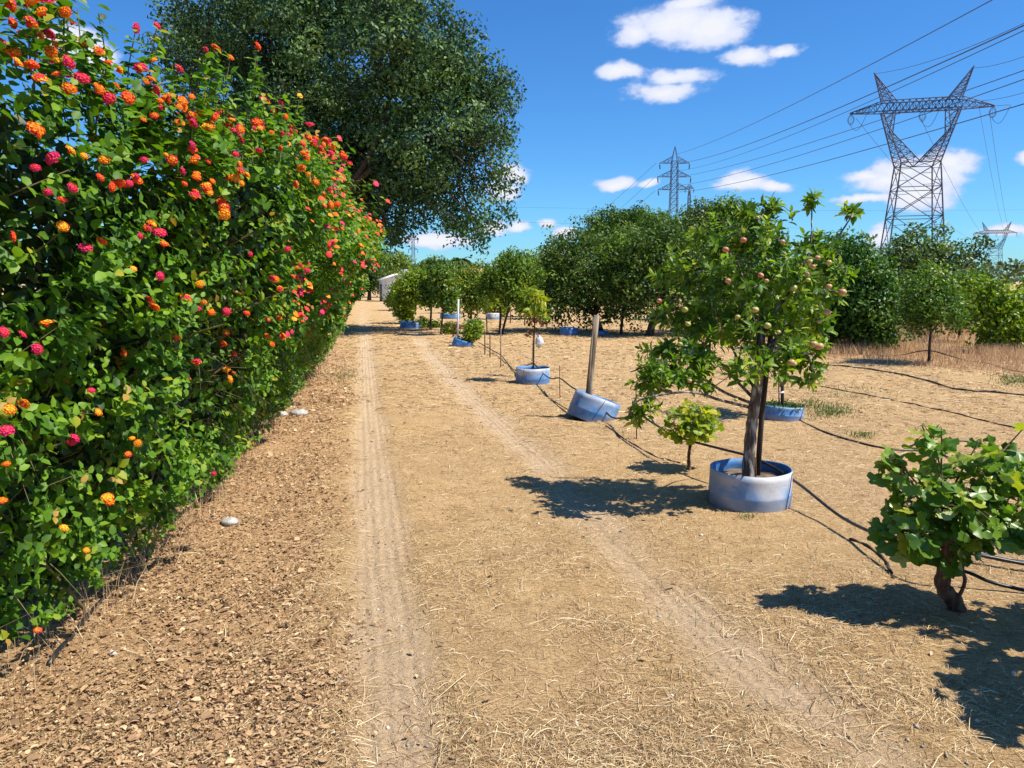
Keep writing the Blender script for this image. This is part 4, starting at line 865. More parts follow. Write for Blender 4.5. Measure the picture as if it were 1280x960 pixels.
def apple_tree():
    D = c1.y; base = Vector((c1.x - .02, c1.y, c1.z + .05))
    root = empty('apple_tree', tuple(base), 'apple tree with pink and yellow fruit, its trunk in the pale barrel ring', 'tree')
    r = np.random.default_rng(14); f = lambda px, py, dz=0: np.array(P(px, py, D + dz))
    t = MB(); path = [np.array(base) + [0, 0, -.08], f(937, 560), f(941, 520), f(947, 480), f(950, 440), f(952, 400)]
    sp = smooth_path(path, 7); n = len(sp); rad = np.interp(np.linspace(0, 1, n), [0, .2, .6, 1], [.050, .042, .037, .028]); t.tube(sp, rad * (1 + .07 * np.sin(np.arange(n) * 1.7)), 12, .5)
    t.build('trunk', MAT['bark'], root, smooth=True)
    limbs = [[f(942, 505), f(905, 490, -.05), f(870, 468, -.15), f(825, 455, -.2), f(788, 465, -.2)],
             [f(944, 500), f(915, 470, .1), f(880, 430, .15), f(845, 400, .15)],
             [f(946, 490), f(925, 455, .1), f(905, 410, .15), f(885, 360, .15)],
             [f(950, 460), f(975, 420, .1), f(1005, 380, .1), f(1035, 350, .1)],
             [f(950, 455), f(985, 440, -.2), f(1010, 445, -.3), f(1018, 470, -.3)],
             [f(952, 400), f(955, 350), f(960, 300), f(958, 255)],
             [f(951, 430), f(935, 370, .3), f(920, 320, .35), f(912, 290, .35)],
             [f(952, 410), f(990, 360, -.1), f(1012, 310, -.1), f(1015, 252, -.1)],
             [f(952, 420), f(1010, 350, .2), f(1045, 300, .2), f(1070, 262, .2)],
             [f(940, 510), f(900, 500, -.3), f(860, 490, -.4), f(800, 500, -.45), f(785, 520, -.45)],
             [f(951, 430), f(900, 390, .4), f(855, 360, .45)], [f(951, 440), f(1000, 400, .35), f(1040, 390, .45)]]
    bm = MB(); lp = []
    for l in limbs:
        s_ = smooth_path(l, 6); bm.tube(s_, np.linspace(.013, .004, len(s_)), 6, .5, False); lp.append(s_)
    lp = np.concatenate(lp)
    LB = [(940, 350, 75, 62, 0, 60), (880, 370, 62, 55, .1, 40), (1000, 360, 58, 58, 0, 42), (950, 290, 48, 38, 0, 26), (900, 300, 45, 32, .1, 20), (1020, 310, 34, 32, .05, 16),
          (960, 420, 70, 34, -.1, 28), (870, 435, 48, 34, -.1, 20), (815, 468, 38, 28, -.25, 20), (800, 510, 22, 26, -.4, 10), (862, 474, 34, 18, -.3, 12), (840, 462, 44, 24, -.2, 12), (1000, 440, 36, 30, -.25, 16), (1012, 470, 18, 14, -.3, 5), (1065, 262, 20, 12, .2, 6), (1016, 250, 10, 14, -.1, 4), (935, 262, 14, 14, 0, 5), (963, 258, 14, 12, 0, 6), (1045, 350, 24, 34, 0, 14), (1035, 400, 26, 28, .1, 12), (905, 400, 60, 40, .2, 24), (845, 345, 34, 40, .25, 16), (850, 395, 36, 30, .15, 14), (835, 430, 40, 26, 0, 12), (890, 460, 36, 26, -.1, 12), (925, 455, 40, 20, -.35, 12), (975, 455, 30, 22, -.3, 10)]
    ends = []; outs = []; s = M1(D)
    for (px, py, rx, ry, dz, k_) in LB:
        k_ = int(k_ * 1.15); c = f(px, py, dz); d = unit(r.normal(size=(k_, 3))); rad = r.random(k_) ** .4; e = c + d * np.array([rx, rx * .8, ry]) * s * rad[:, None]; ends.append(e); outs.append(unit(d + [0, 0, .55]))
    ends = np.concatenate(ends); outs = np.concatenate(outs)
    for e in ends:
        dd = np.linalg.norm(lp - e, axis=1); a = lp[np.argmin(dd + r.random(len(dd)) * .05)]
        if dd.min() > .24: a = a + (e - a) * .45
        else: lp = np.vstack([lp, e])
        md = (a + e) / 2 + r.normal(0, .03, 3) + [0, 0, -.015]
        bm.tube([a, md, e], [.0042, .003, .0018], 4, .6, False)
    bm.build('branches', MAT['bark'], root, smooth=True)
    pos = []; dr = []; nr = []; tin = []; L = []
    for e, o in zip(ends, outs):
        o = unit(o + r.normal(0, .3, 3)); a = unit(np.cross(o, r.normal(size=3))); b2 = np.cross(o, a); tb = np.clip(r.normal(.5, .2), 0, 1)
        m_ = r.integers(8, 12)
        for j in range(m_):
            th = j * 2.4; u = j / m_; rd = a * math.cos(th) + b2 * math.sin(th)
            p0 = e - o * .09 * (1 - u) + o * .01
            pos.append(p0); dr.append(unit(rd * (1 - .35 * u) + o * (.25 + .8 * u) + [0, 0, -.22])); nr.append(unit(o * .9 + [.1, 0, .35] - rd * .3 + r.normal(0, .2, 3)))
            tin.append(np.clip(tb + r.normal(0, .14) + (.12 if u > .7 else 0), 0, 1)); L.append(r.uniform(.06, .10) * (1 - .25 * u))
    pos, dr, nr, tin, L = map(np.array, (pos, dr, nr, tin, L))
    order = np.argsort(pos[:, 1] - L * 3); ind = order[:300]; rest = order[300:]
    cb = MB(); cb.leaves(pos[rest], dr[rest], nr[rest], L[rest], L[rest] * .50, tin[rest], 'oval'); cb.build('foliage', MAT['apple_leaf'], root, kind='stuff')
    place_leaves(root, leaf_meshes('oval', MAT['apple_leaf'], wf=.5), pos[ind], dr[ind], nr[ind], L[ind], tin[ind])
    # fruit
    def apple_mesh(t0, t1, seed):
        b_ = MB(); N, K = 12, 9; V = []; T = []
        for j in range(K):
            th = math.pi * j / (K - 1); rr = math.sin(th) * (1 + .08 * math.sin(th)); z = math.cos(th) * .88 - .22 * math.exp(-(th / .35) ** 2) + .10 * math.exp(-((math.pi - th) / .3) ** 2)
            for i in range(N): a = 2 * math.pi * i / N; V.append((rr * math.cos(a), rr * math.sin(a), z)); T.append(t0 + (t1 - t0) * (.5 + .5 * math.cos(a + seed)) * math.sin(th))
        Fs = [(j * N + i, j * N + (i + 1) % N, (j + 1) * N + (i + 1) % N, (j + 1) * N + i) for j in range(K - 1) for i in range(N)]
        b_.faces(np.array(V), Fs, np.array(T)); b_.tube([(0, 0, .6), (.1, 0, 1.15)], .05, 4, 0.0); return b_.mesh('apple', MAT['applefruit'], smooth=True)
    AM = [apple_mesh(.35, .95, 0), apple_mesh(.1, .7, 1), apple_mesh(.0, .25, 2), apple_mesh(.45, .8, 3)]
    off = Vector(root.location)
    for i, (px, py, kd, sz) in enumerate([(907, 312, 0, 1.1), (929, 300, 0, 1.1), (978, 302, 3, .9), (910, 351, 0, 1), (951, 344, 0, 1), (958, 351, 1, .8), (1012, 327, 0, 1), (1016, 333, 3, .9), (1022, 322, 3, .9), (1036, 328, 1, 1),
                                     (1010, 350, 2, .9), (1009, 342, 1, .8), (1036, 358, 1, 1.05), (1053, 365, 3, 1.35), (1034, 390, 3, 1.2), (1024, 433, 3, 1.5), (1017, 430, 1, 1.3), (989, 453, 0, 1.3), (993, 455, 2, .9), (824, 376, 0, .9), (992, 360, 2, 1.2), (944, 387, 2, 1.2), (959, 407, 2, 1.3), (922, 396, 2, .9), (973, 415, 2, .8), (1024, 402, 1, .8), (856, 387, 2, 1.1), (860, 405, 2, 1), (947, 272, 1, .7), (850, 430, 2, .9), (862, 476, 1, .8), (920, 500, 2, .7)]):
        pt = P(px, py, D - .46 - .14 * random.random()); o = bpy.data.objects.new('apple', AM[kd]); o.parent = root; s2 = .0185 * sz
        M = Matrix.Rotation(random.uniform(0, 6), 4, 'Z') @ Matrix.Rotation(random.gauss(0, .3), 4, 'X') @ Matrix.Scale(s2, 4); M.translation = pt - off; o.matrix_local = M; COL.objects.link(o)
apple_tree()
def rod(name, label, cat, pts, rad, mat, group=None, sides=7, smooth=True):
    pts = [np.array(p, float) for p in pts]; b0 = pts[0]; root_loc = tuple(b0)
    b_ = MB(); b_.tube(pts, rad, sides, .5); o = b_.build(name, MAT[mat], None, smooth=smooth, loc=root_loc); return tag(o, label, cat, group)
D1 = c1.y + .09
rod('support_post', 'dark wooden post standing behind the apple tree trunk in the barrel ring', 'post', [P(946, 600, D1) + Vector((0, 0, -.1)), P(952, 520, D1), P(962, 430, D1), P(966, 400, D1)], [.021, .020, .019, .018], 'darkbark')
rod('metal_stake', 'short thin rod inside the pale barrel ring right of the apple trunk', 'stake', [P(945, 618, c1.y - .02), P(944.5, 572, c1.y - .02)], .005, 'rust')

# ---------------------------------------------------------------- other barrel rings and what stands in them
ring2, c2 = barrel_ring(738, 527, 'blue barrel ring tilted to the left around the leaning bare post', BM_[1], .28, .27, (20, -4), seam_az=-80, rise=.0)
rod('leaning_post', 'bare grey wooden post leaning in the tilted blue barrel ring', 'post', [P(734, 505, c2.y) + Vector((0, 0, -.15)), P(737, 480, c2.y), P(742, 430, c2.y), P(746, 394, c2.y)], [.040, .038, .036, .034], 'post', sides=10)
rod('thin_stick', 'thin pale stick with a hooked tip beside the leaning post', 'stick', [P(734, 500, c2.y - .06), P(738, 450, c2.y - .06), P(741.5, 405, c2.y - .06), P(741, 399, c2.y - .06), P(739.5, 395, c2.y - .06)], [.012, .011, .009, .008, .005], 'post')
ring3, c3 = barrel_ring(666, 480, 'blue and white patched barrel ring round the slim bagged sapling', BM_[2], .275, .25, (0, 0), seam_az=-120)
def stem_sapling(name, label, cx, cy, path, lobes, mat, leaf, clumps, per, cr, seed, rad=.014, tint=.5, cat='sapling', D=None, wf=.45, tmpl='simple'):
    root = empty(name, (cx, cy, gz(cx, cy)), label, cat); D = D or cy; r = np.random.default_rng(seed)
    t = MB(); pth = smooth_path([np.array((cx, cy, 0))] + [np.array(P(px, py, D)) for px, py in path], 4); t.tube(pth, np.linspace(rad, rad * .5, len(pth)), 7, .5); t.build('stem', MAT['darkbark'], root, smooth=True)
    lw = []; s = M1(D)
    for (px, py, rx, ry) in lobes: c = P(px, py, D); lw.append((c.x, c.y, c.z, rx * s, rx * s, ry * s))
    cm_ = MB(); c = crown_mesh(cm_, r, lw, clumps, per, cr, leaf, wf, tmpl, tint, .5, -.8); cm_.build('crown', MAT[mat], root)
    bm_ = MB()
    for e in c[::2]: d = np.linalg.norm(pth - e, axis=1); a = pth[np.argmin(d)]; bm_.tube([a, (a + e) / 2 + [0, 0, .01], e], [rad * .3, rad * .25, rad * .15], 3, .5, False)
    bm_.build('twigs', MAT['twig'], root); return root
stem_sapling('bagged_sapling', 'slim sapling with a drooping green tuft in the blue and white ring', c3.x + .01, c3.y, [(667, 440), (668, 410), (669, 380)], [(668, 374, 11, 10), (662, 384, 8, 9), (676, 382, 6, 10), (664, 366, 6, 4)], 'yellowgreen', .10, 34, 10, .08, 81, .016, .6)
b_ = MB(); rr = np.random.default_rng(2); cb_ = P(674, 428, c3.y - .05); N, K = 14, 10; V = []
for j in range(K):
    th = math.pi * j / (K - 1)
    for i in range(N): a = 2 * math.pi * i / N; q_ = 1 + rr.normal(0, .09); V.append((cb_.x + .062 * math.sin(th) * math.cos(a) * q_, cb_.y + .055 * math.sin(th) * math.sin(a) * q_, cb_.z + .095 * math.cos(th) * q_ * (1 if th < 1.6 else .85)))
b_.faces(np.array(V), [(j * N + i, j * N + (i + 1) % N, (j + 1) * N + (i + 1) % N, (j + 1) * N + i) for j in range(K - 1) for i in range(N)])
b_.tube([(cb_.x, cb_.y, cb_.z + .09), (cb_.x - .05, cb_.y + .03, cb_.z + .14)], [.02, .006], 5, .5)
tag(b_.build('plastic_bag', MAT['bag'], None, smooth=True, loc=tuple(cb_)), 'crumpled white plastic bag tied to the slim sapling', 'bag')
tree('dry_vine', 'shrivelled brown leaves climbing the stem of the bagged sapling', 'dead plant', 664, 471, [(663, 405, 4, 14), (674, 400, 6, 9)], 'drybrown', .06, 14, 5, .07, .006, .6, 'vinebark', None, 82)
ring4, c4 = barrel_ring(577, 434, 'deep blue barrel ring, half sunk and tilted, beside the little bright bush', BM_[3], .26, .20, (16, 0), seam_az=-95, rise=-.03)
rod('grey_pole', 'pale grey pole standing in the half sunk deep blue ring', 'pole', [P(572, 432, c4.y), P(573, 374, c4.y)], .022, 'cord')
tree('low_plant', 'brown stemmed leafless plant leaning against the pale grey pole', 'dead plant', 569, 429, [(570, 412, 5, 9)], 'drybrown', .06, 16, 5, .08, .012, .5, 'vinebark', None, 83, ntw=16)
ring5, c5 = barrel_ring(974, 526, 'pale blue barrel ring full of green weeds behind the apple tree', BM_[1], .27, .15, (4, -3), seam_az=-40, soilh=.12)
wd = MB(); n = 900; a = rng.uniform(0, 6.28, n); q_ = np.sqrt(rng.random(n)) * .27; x = c5.x + q_ * np.cos(a); y = c5.y + q_ * np.sin(a)
wd.leaves(np.stack([x, y, c5.z + .11 + rng.random(n) * .05], -1), unit(rng.normal(size=(n, 3)) + [0, 0, .8]), unit(rng.normal(size=(n, 3)) + [0, 0, 1]), .04, .02, rng.random(n) * .7, 'simple')
tag(wd.build('weed_tuft', MAT['greengrass']), 'green weeds filling the pale blue ring behind the apple tree', 'weeds', kind='stuff')
stem_sapling('tall_sapling', 'slender young tree tied to a cane in the weedy blue ring', c5.x + .04, c5.y, [(978, 480), (981, 440), (990, 380), (1010, 320)], [(985, 385, 35, 40), (1000, 350, 30, 30)], 'midgreen', .08, 90, 12, .16, 84, .022, .5, 'tree')
rod('cane', 'thin cane beside the slender young tree in the weedy blue ring', 'cane', [P(974, 512, c5.y), P(972, 430, c5.y)], .007, 'post')
rod('cane_tie', 'white tie knotted round the slender young tree', 'tie', [P(973, 492, c5.y - .03), P(980, 490, c5.y - .03)], .012, 'cord')
for (px, py, lb_, mt, rd, h, tl_) in [(711, 419, 'bright blue barrel ring on the shaded ground left under the dense orchard tree', 3, .27, .22, (3, 0)), (868, 449, 'pale barrel ring seen through the lower branches of the apple tree', 0, .26, .22, (-8, 0)),
                                 (750, 419, 'dark blue barrel ring round the trunk of the dense orchard tree', 3, .26, .10, (0, 0)), (616, 400, 'pale tub ring under the yellow green vine bush', 0, .30, .26, (0, -3)), (563, 399, 'dull blue ring far back left of the bushy green tree', 1, .45, .22, (0, 0)),
                                 (514, 410, 'weathered blue ring at the foot of the bright yellow green tree', 1, .40, .24, (4, 0)), (593, 407, 'small blue ring just behind the little bright bush', 1, .26, .2, (0, 0))]:
    barrel_ring(px, py, lb_, BM_[mt], rd, h, tl_)

# small lobed-leaf plant left of the apple tree
def lobed_plant(name, label, cat, base, lobes, D, mat, matpale, leafL, n, seed, trunk_pts, trunk_r, canes=12, bark='vinebark', pale=.12):
    root = empty(name, tuple(base), label, cat); r = np.random.default_rng(seed); s = M1(D); off = Vector(base)
    t = MB(); sp = smooth_path([np.array(p) for p in trunk_pts], 6); m_ = len(sp)
    t.tube(sp, np.interp(np.linspace(0, 1, m_), [0, .15, .5, 1], [trunk_r * 1.35, trunk_r, trunk_r * .85, trunk_r * .75]) * (1 + .12 * np.sin(np.arange(m_) * 2.1)), 10, .5); t.build('trunk', MAT[bark], root, smooth=True)
    lw = [(*P(px, py, D + dz), rx * s, rx * s * 1.1, ry * s) for (px, py, rx, ry, dz) in lobes]
    c, d, pk = lobe_points(r, lw, n, .42); cn_ = MB(); f = sp[-1]; paths = []
    for j in range(canes):
        e = c[r.integers(len(c))] if j >= len(lw) else np.array(lw[j][:3]) + [0, 0, lw[j][5] * .7]
        pth = smooth_path([f, f + (e - f) * .4 + r.normal(0, .04, 3), e], 6); cn_.tube(pth, np.linspace(trunk_r * .22, trunk_r * .07, len(pth)), 5, .5, False); paths.append(pth)
    ap = np.concatenate(paths)
    for e in c: dd = np.linalg.norm(ap - e, axis=1); a = ap[np.argmin(dd)]; cn_.tube([a, (a + e) / 2 + [0, 0, .01], e], [.0022, .002, .0018], 3, .5, False)
    cn_.build('canes', MAT['twig'], root)
    dr = unit(d * [1, 1, .3] + r.normal(0, .5, (n, 3)) + [0, 0, -.45]); nr = unit(d * .7 + np.array([.35, -.25, .75]) + r.normal(0, .4, (n, 3)))
    L = leafL * r.uniform(.65, 1.2, n); t_ = np.clip(r.normal(.5, .24, n) + (c[:, 2] - c[:, 2].mean()) * .5, 0, 1)
    pm = leaf_meshes('vine', mat, 6, 1.0); pl = leaf_meshes('vine', matpale, 3, 1.0)
    isp = r.random(n) < pale; m3 = min(n, 300)
    idx_ = np.argsort(c[:, 1]); a_ = idx_[:m3]; a1 = a_[~isp[a_]]; a2 = a_[isp[a_]]
    place_leaves(root, pm, c[a1], dr[a1], nr[a1], L[a1], t_[a1]); place_leaves(root, pl, c[a2], dr[a2], nr[a2], L[a2], t_[a2])
    if n > 300:
        rs = idx_[300:]; b2 = MB(); b2.leaves(c[rs], dr[rs], nr[rs], L[rs], L[rs], t_[rs], 'vine'); b2.build('foliage', mat, root, kind='stuff')
    return root
bs = onG(862, 588)
lobed_plant('young_vine', 'little bright yellow green vine left of the apple tree barrel', 'vine', bs, [(862, 522, 30, 17, 0), (842, 535, 18, 14, 0), (885, 530, 18, 16, 0), (866, 540, 28, 12, 0), (870, 512, 22, 9, 0)], bs.y, MAT['yellowgreen'], MAT['yellowgreen'], .072, 210, 91,
            [bs + Vector((0, 0, -.03)), P(861, 570, bs.y), P(864, 550, bs.y)], .016, 8)
bv = onG(1192, 766); DV = bv.y
lobed_plant('grapevine', 'dark green grapevine with a gnarled flaky trunk at the right foreground', 'vine', bv, [(1165, 560, 24, 24, 0), (1120, 590, 14, 22, 0), (1160, 620, 48, 48, 0), (1200, 650, 56, 42, 0), (1225, 600, 42, 45, .05), (1185, 690, 30, 16, 0), (1140, 660, 30, 36, -.05), (1262, 600, 34, 50, .1), (1240, 650, 46, 30, 0), (1152, 538, 20, 10, 0), (1222, 566, 16, 20, .1), (1280, 550, 18, 26, .1), (1176, 548, 10, 18, 0), (1113, 575, 10, 10, 0), (1110, 670, 8, 12, 0)], DV, MAT['vine_leaf'], MAT['vine_pale'], .086, 470, 92,
            [bv + Vector((.03, 0, -.05)), bv + Vector((.0, 0, .04)), P(1178, 730, DV), P(1186, 690, DV), P(1190, 665, DV)], .042, 16, pale=.07)
rod('vine_shoot', 'twisted side shoot at the foot of the grapevine', 'shoot', smooth_path([P(1196, 752, DV - .02), P(1206, 728, DV - .02), P(1203, 712, DV - .02), P(1205, 695, DV - .02)], 4), .009, 'vinebark')
bv2 = Vector((2.95, 3.2, 0)); bv2.z = gz(bv2.x, bv2.y)
lobed_plant('grapevine', 'second grapevine beyond the right edge, throwing its leafy shade on the straw', 'vine', bv2, [(1420, 590, 60, 50, 0), (1440, 540, 50, 40, 0), (1500, 620, 85, 70, 0), (1540, 580, 80, 70, 0), (1415, 660, 55, 45, 0)], 3.2, MAT['vine_leaf'], MAT['vine_pale'], .10, 260, 93,
            [bv2 + Vector((0, 0, -.05)), bv2 + Vector((.03, 0, .2)), bv2 + Vector((0, 0, .45))], .04, 10)
shade_vine = Vector((2.75, 2.6, 0)); shade_vine.z = gz(shade_vine.x, shade_vine.y)  # unseen vine-shaped stand-in, added only to cast the corner shade
def P3(x, z): return (640 + (x / 2.6) * F * 1.0, 480 - F * ((z - CAMH) / 2.6 + .133), 0, 0)
r3 = []
for (x, z, rx, rz) in [(2.75, .7, .40, .35), (2.5, .95, .3, .25), (2.9, .5, .35, .25), (3.1, .8, .4, .4), (2.9, 1.15, .35, .25), (2.55, .55, .3, .3)]:
    a = P3(x, z); r3.append((a[0], a[1], rx / M1(2.6), rz / M1(2.6), 0))
lobed_plant('grapevine', 'dense stand-in vine added out of frame to cast the black shade in the lower right corner', 'vine', shade_vine, r3, 2.6, MAT['vine_leaf'], MAT['vine_pale'], .12, 700, 94, [shade_vine + Vector((0, 0, -.05)), shade_vine + Vector((.02, 0, .2)), shade_vine + Vector((0, 0, .5))], .05, 12)

# ---------------------------------------------------------------- stakes and hoses
def stake(px, py0, py1, label, r=.006, lean=0, mat='rust', group='thin stakes holding up the hose'):
    b0 = onG(px, py0); return rod('metal_stake', label, 'stake', [b0 + Vector((0, 0, -.08)), P(px + lean, py1, b0.y)], r, mat, group)
stake(700, 497, 457, 'thin dark stake between the bagged sapling and the leaning post', .006, -.5)
stake(796, 549, 482, 'thin dark stake in front of the apple tree lower left branches', .006, -1)
stake(813, 522, 484, 'thin stake half hidden behind the lower apple leaves', .006)
stake(606, 444, 414, 'left one of a pair of brown stakes past the deep blue ring', .013)
stake(612.5, 447, 418, 'right one of a pair of brown stakes past the deep blue ring', .013)
stake(626, 459, 410, 'tall grey stake carrying the hose before the bagged sapling', .011, 0, 'post')
stake(638, 404, 385, 'short dark stake in the field left of the distant reddish sapling', .02)
stake(656, 407, 384, 'short dark stake in the field right of the distant reddish sapling', .02)
stake(1136, 425, 400, 'slanting stick in the dry grass left of the young orchard tree', .02, 3, 'darkbark')
stake(609, 418, 396, 'weathered stick behind the pair of brown stakes', .02, -1, 'post')
stake(584, 424, 403, 'stick standing beside the pale grey pole', .02, -1, 'post')
def hose(label, pts, r=.0085, name='irrigation_hose', ground=False, cat='hose', group='black irrigation hoses', mat='hose'):
    w = []
    for p in pts:
        if len(p) == 2: v = onG(*p); v.z += r * .8
        else: v = P(p[0], p[1], p[2])
        w.append(np.array(v))
    pth = smooth_path(w, 9)
    if ground: z = hz(pth[:, 0], pth[:, 1]); pth[:, 2] = z + r * .7 + .004 * np.sin(np.arange(len(pth)) * .9)
    b_ = MB(); b_.tube(pth, r, 7, .5); return tag(b_.build(name, MAT[mat], None, smooth=True, loc=tuple(pth[0])), label, cat, group)
hose('long black hose looping past stakes from the young trees and to the grapevine', [(598, 428, 19.5), (612, 436, 17.6), (626, 444, 16.2), (635, 455, 14.8), (644, 463, 13.6), (655, 458, 12.9), (667, 455, 12.55), (677, 465, 12.2), (688, 473, 11.3), (700, 473, 10.75), (715, 484, 10.0), (734, 494, 9.35), (748, 504, 9.0), (764, 521, 8.6), (780, 522, 8.1), (796, 517, 7.78), (815, 528, 7.3), (840, 543, 6.75), (870, 553, 6.35), (905, 562, 6.0), (935, 570, 5.78), (965, 583, 5.6), (1000, 606, 5.3), (1050, 645, 4.85), (1100, 670, 4.35), (1150, 688, 3.98), (1200, 690, 3.86), (1240, 697, 3.85), (1300, 708, 3.8), (1400, 720, 3.7)], .0105)
hose('thin black hose leaving the grapevine foot towards the right edge', [(1150, 702, 3.85), (1205, 714, 3.7), (1240, 728, 3.6), (1290, 740, 3.55), (1380, 760, 3.4)], .009)
hose('thick black pipe behind the grapevine leaves at the right edge', [(1195, 686, 4.2), (1225, 692, 4.2), (1255, 700, 4.15), (1300, 706, 4.1), (1400, 720, 4)], .013)
hose('black hose from the weedy blue ring across the field to the grapevine', [(984, 508, 8.9), (990, 514, 8.8), (1000, 525), (1030, 539), (1060, 550), (1090, 558), (1120, 562), (1150, 562), (1172, 565), (1195, 575), (1230, 590)], .010)
hose('short looped hose standing up behind the upper grapevine leaves', [(1182, 566), (1181, 556, 6.6), (1190, 552, 6.6), (1203, 551, 6.6), (1215, 553, 6.6), (1240, 560, 6.6)], .009)
hose('black hose lying along the edge of the dry grass on the right', [(1010, 455), (1060, 460), (1100, 465), (1150, 474), (1200, 487), (1250, 492), (1330, 498)], .014, ground=True)
hose('half buried hose crossing the middle of the right hand field', [(985, 476), (1020, 481), (1060, 489), (1100, 498), (1140, 506), (1180, 514), (1215, 523), (1250, 530), (1300, 540)], .008, ground=True)
hose('black hose sagging from the young orchard tree to the right edge', [(1100, 447), (1125, 444, 16.2), (1150, 439, 15.5), (1166, 439, 15.2), (1185, 444, 14.6), (1210, 452), (1235, 455), (1265, 462), (1320, 470)], .012)
hose('old hose half hidden in straw below the tilted blue ring', [(680, 488), (692, 501), (708, 515), (712, 522)], .007, ground=True)
hose('thin root-like hose on the ground below the leaning post', [(757, 533), (775, 545), (800, 560), (825, 573), (850, 580)], .006, ground=True)
hose('crooked dead branch lying near the grapevine shadow', [(1062, 675), (1085, 684), (1105, 700), (1112, 714), (1117, 724)], .008, 'dead_branch', True, 'branch', None, 'darkbark')
hose('dry forked twig lying on the straw near the right wheel track', [(1030, 790), (1060, 775), (1085, 768)], .0045, 'dead_branch', True, 'branch', None, 'post')
hose('black hose running under the lantana hedge foot', [(60, 830), (110, 770), (160, 715), (215, 655), (262, 618), (290, 595)], .012, ground=True)
# stones by the hedge
for i, (px, py, sz, lb_) in enumerate([(373, 520, .085, 'largest pale stone at the foot of the clipped hedge'), (353, 521, .06, 'flat pale stone left of the largest one by the hedge'), (340, 521, .045, 'small grey stone farthest left by the hedge'), (268, 648, .016, 'tiny white pebble in the leaf litter'), (288, 655, .05, 'grey stone half under the hedge foot')]):
    c = onG(px, py); b_ = MB(); r_ = np.random.default_rng(i + 5); N, K = 10, 7; V = []
    for j in range(K):
        th = math.pi * j / (K - 1)
        for q_ in range(N): a = 2 * math.pi * q_ / N; u = sz * (1 + .25 * (vnoise(math.cos(a) * 2 + 9 * i, math.sin(a) * 2, th * 1.5) - .5) * 2); V.append((c.x + u * math.sin(th) * math.cos(a) * 1.25, c.y + u * math.sin(th) * math.sin(a), c.z + u * math.cos(th) * .62 + sz * .3))
    b_.faces(np.array(V), [(j * N + q_, j * N + (q_ + 1) % N, (j + 1) * N + (q_ + 1) % N, (j + 1) * N + q_) for j in range(K - 1) for q_ in range(N)])
    tag(b_.build('stone', MAT['stone'], None, loc=tuple(c)), lb_, 'stone', 'stones along the hedge foot')

# ---------------------------------------------------------------- buildings
def shed():
    b0 = G(479, 377); x0, y0 = b0.x, b0.y; w, d, h, hr = 2.5, 1.6, 1.75, .38
    root = empty('white_shed', (x0, y0, 0), 'small white shed with a low gable at the end of the track', 'shed')
    b_ = MB(); V = [(x0, y0, 0), (x0 + w, y0, 0), (x0 + w, y0, h), (x0 + w / 2, y0, h + hr), (x0, y0, h), (x0, y0 + d, 0), (x0 + w, y0 + d, 0), (x0 + w, y0 + d, h), (x0 + w / 2, y0 + d, h + hr), (x0, y0 + d, h)]
    b_.faces(np.array(V), [(0, 1, 2, 3, 4), (9, 8, 7, 6, 5), (0, 4, 9, 5), (2, 1, 6, 7)]); b_.build('wall', MAT['whitewall'], root)
    rf = MB()
    for sg in (-1, 1):
        xa = x0 + w / 2; xb = x0 + w / 2 + sg * (w / 2 + .18); za = h + hr + .05; zb = h - .05 + .0
        V = [(xa, y0 - .2, za), (xb, y0 - .2, zb), (xb, y0 + d + .2, zb), (xa, y0 + d + .2, za)]; V += [(a, b2, c_ + .06) for a, b2, c_ in V]
        rf.faces(np.array(V), [(3, 2, 1, 0), (4, 5, 6, 7), (0, 1, 5, 4), (1, 2, 6, 5), (2, 3, 7, 6), (3, 0, 4, 7)])
    rf.build('roof', MAT['roofpale'], root)
    root.rotation_euler[2] = math.radians(20)
    dr_ = MB(); dr_.box((x0 - .03, y0 + .4, 0), (x0 - .003, y0 + 1.2, 1.4)); dr_.build('door', MAT['greydoor'], root)
shed()
def house(px0, px1, D, h, hr, label, wall, roof):
    a, b2 = P(px0, 400, D), P(px1, 400, D); x0, x1 = a.x, b2.x; d = 7
    root = empty('farmhouse', (x0, D, 0), label, 'house')
    m_ = MB(); m_.box((x0, D, 0), (x1, D + d, h)); m_.build('wall', MAT[wall], root)
    r_ = MB(); V = [(x0 - .4, D - .4, h), (x1 + .4, D - .4, h), (x1 + .4, D + d + .4, h), (x0 - .4, D + d + .4, h), (x0 - .4, D + d / 2, h + hr), (x1 + .4, D + d / 2, h + hr)]
    r_.faces(np.array(V), [(0, 1, 5, 4), (2, 3, 4, 5), (0, 4, 3), (1, 2, 5), (3, 2, 1, 0)]); r_.build('roof', MAT[roof], root)
    for t in (.25, .7):
        xx_ = x0 + (x1 - x0) * t; w_ = MB(); w_.box((xx_ - .5, D - .05, 1.2), (xx_ + .5, D - .01, 2.4)); w_.build('window', MAT['glass'], root)
house(556, 600, 120, 2.7, 1.0, 'far farmhouse with ochre wall and terracotta roof behind the fruit trees', 'ochre', 'terracotta')
house(498, 520, 150, 3.2, .8, 'far white house just right of the shed roof', 'whitewall', 'roofpale')

